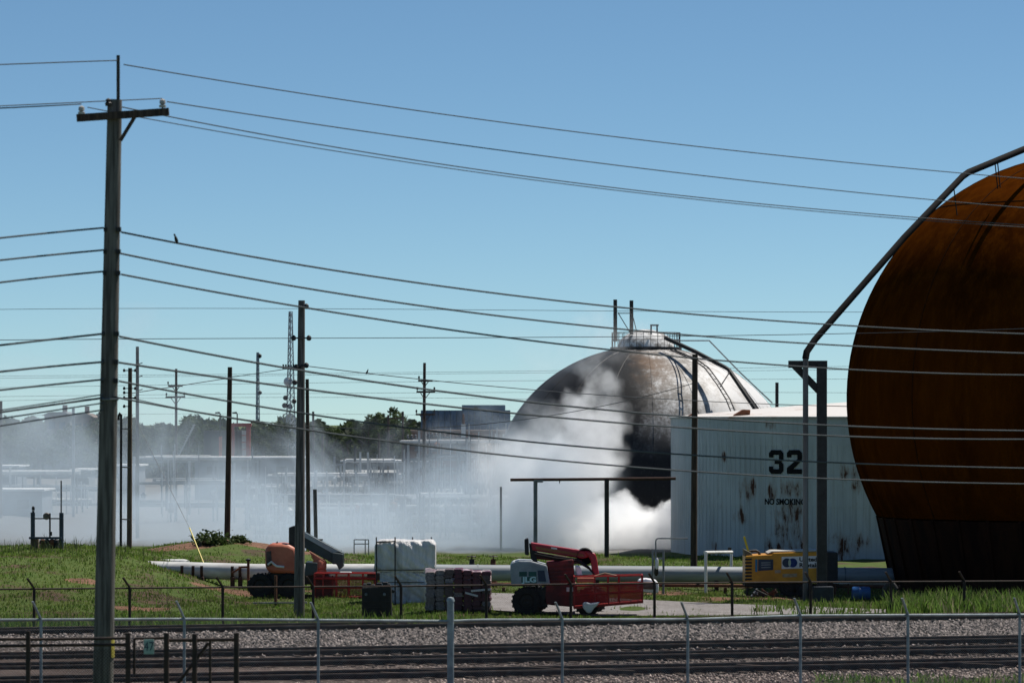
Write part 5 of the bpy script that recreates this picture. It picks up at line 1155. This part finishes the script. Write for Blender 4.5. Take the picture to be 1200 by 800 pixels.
# ------------------------------------------------------------------ smoke
def smoke_mat(name, build, col=(.93, .95, 1.0), aniso=.25, rate=1.0):
    m = bpy.data.materials.new(name); m.use_nodes = True; t = m.node_tree; t.nodes.remove(t.nodes['Principled BSDF'])
    v = nd(t, 'ShaderNodeVolumePrincipled'); v.inputs['Color'].default_value = (*col, 1); v.inputs['Anisotropy'].default_value = aniso
    t.links.new(build(t), v.inputs['Density']); t.links.new(v.outputs[0], t.nodes['Material Output'].inputs['Volume']); m.cycles.volume_step_rate = rate
    return m
def bank_density(t):
    co = nd(t, 'ShaderNodeTexCoord').outputs['Object']; sp = nd(t, 'ShaderNodeSeparateXYZ'); t.links.new(co, sp.inputs[0]); x, y, z = sp.outputs
    n = noise(t, .13, 5, (1, .35, 1.25), co, rough=.62, dist=.9)
    big = noise(t, .045, 2, (1, .3, .8), co)
    q = mth(t, 'ADD', mth(t, 'MULTIPLY', mth(t, 'SUBTRACT', n, .5), 3.0), mth(t, 'MULTIPLY', mth(t, 'SUBTRACT', big, .5), 1.3))
    fall = mapr(t, z, 12.8, -.5, -.58, .6)
    d = mapr(t, mth(t, 'ADD', q, fall), -.2, .75)
    low = mapr(t, z, 4.5, .3, 0, .32)
    d = mth(t, 'ADD', d, mth(t, 'MULTIPLY', low, mapr(t, n, .35, .6, .3, 1)))
    xf = mapr(t, x, 2.0, 6.5, 1, 0); left = mapr(t, x, -25, -12, .6, 1); edge = mth(t, 'MULTIPLY', mapr(t, y, 194.5, 199), mapr(t, y, 214.5, 209))
    return mth(t, 'MULTIPLY', mth(t, 'MULTIPLY', d, BANK), mth(t, 'MULTIPLY', xf, mth(t, 'MULTIPLY', left, edge)))
BANK = .108
bx = MB().box((-14, 204.5, 6.4), (48, 20.6, 13.2)); bx.build('smoke', smoke_mat('drifting smoke', bank_density, (.79, .905, 1.0), .0, .5), kind='stuff', label='pale blue grey smoke drifting low over the plant')
# x, y, radius in the photo, strength, softness of the edge
BL = [(760, 655, 62, 1, .12), (715, 650, 60, 1, .12), (668, 640, 62, .8, .2), (788, 628, 38, 1.1, .1), (735, 622, 38, .9, .15), (650, 585, 56, .6, .3), (620, 620, 60, .5, .4), (680, 545, 46, .6, .3), (655, 520, 38, .4, .45), (700, 500, 34, .55, .35), (676, 478, 30, .5, .4), (704, 455, 22, .45, .45), (700, 425, 20, .2, .6), (672, 400, 30, .05, .8), (695, 375, 24, .12, .8), (755, 388, 22, .14, .7), (715, 400, 26, .12, .8), (630, 415, 40, .03, .8), (590, 560, 45, .3, .5), (612, 545, 48, .32, .6), (642, 500, 34, .28, .6), (600, 600, 50, .4, .5)]
def plume_density(t):
    co = nd(t, 'ShaderNodeTexCoord').outputs['Object']; ad = co
    for scale, amp, det in ((.30, 3.6, 2), (1.05, 1.7, 3)):
        nv = nd(t, 'ShaderNodeTexNoise'); nv.inputs['Scale'].default_value = scale; nv.inputs['Detail'].default_value = det; nv.inputs['Roughness'].default_value = .58; t.links.new(co, nv.inputs['Vector'])
        sub = nd(t, 'ShaderNodeVectorMath', operation='SUBTRACT'); t.links.new(nv.outputs['Color'], sub.inputs[0]); sub.inputs[1].default_value = (.5, .5, .5)
        sc = nd(t, 'ShaderNodeVectorMath', operation='SCALE'); t.links.new(sub.outputs[0], sc.inputs[0]); sc.inputs['Scale'].default_value = amp
        a2 = nd(t, 'ShaderNodeVectorMath', operation='ADD'); t.links.new(ad, a2.inputs[0]); t.links.new(sc.outputs[0], a2.inputs[1]); ad = a2.outputs[0]
    tot = None
    for i, (x, y, rp, s, soft) in enumerate(BL):
        D = 204+1.6*math.sin(i*2.1); c = P(x, y, D); vd = nd(t, 'ShaderNodeVectorMath', operation='DISTANCE'); t.links.new(ad, vd.inputs[0]); vd.inputs[1].default_value = c
        r = rp/F*D; k = mapr(t, vd.outputs['Value'], r*(1+soft*.3), r*(1-soft), 0, s); tot = k if tot is None else mth(t, 'MAXIMUM', tot, k)
    sp = nd(t, 'ShaderNodeSeparateXYZ'); t.links.new(co, sp.inputs[0])
    return mth(t, 'MULTIPLY', mth(t, 'MULTIPLY', tot, PLUME), mapr(t, nv.outputs['Fac'], .3, .65, .4, 1.2))
PLUME = 1.2
bx = MB().box((2.7, 204, 6.4), (15.2, 13.6, 13.2)); bx.build('smoke', smoke_mat('rising smoke', plume_density, (.999, .999, 1.0), .1, .35), kind='stuff', label='dense white smoke billowing up before the dome tank')
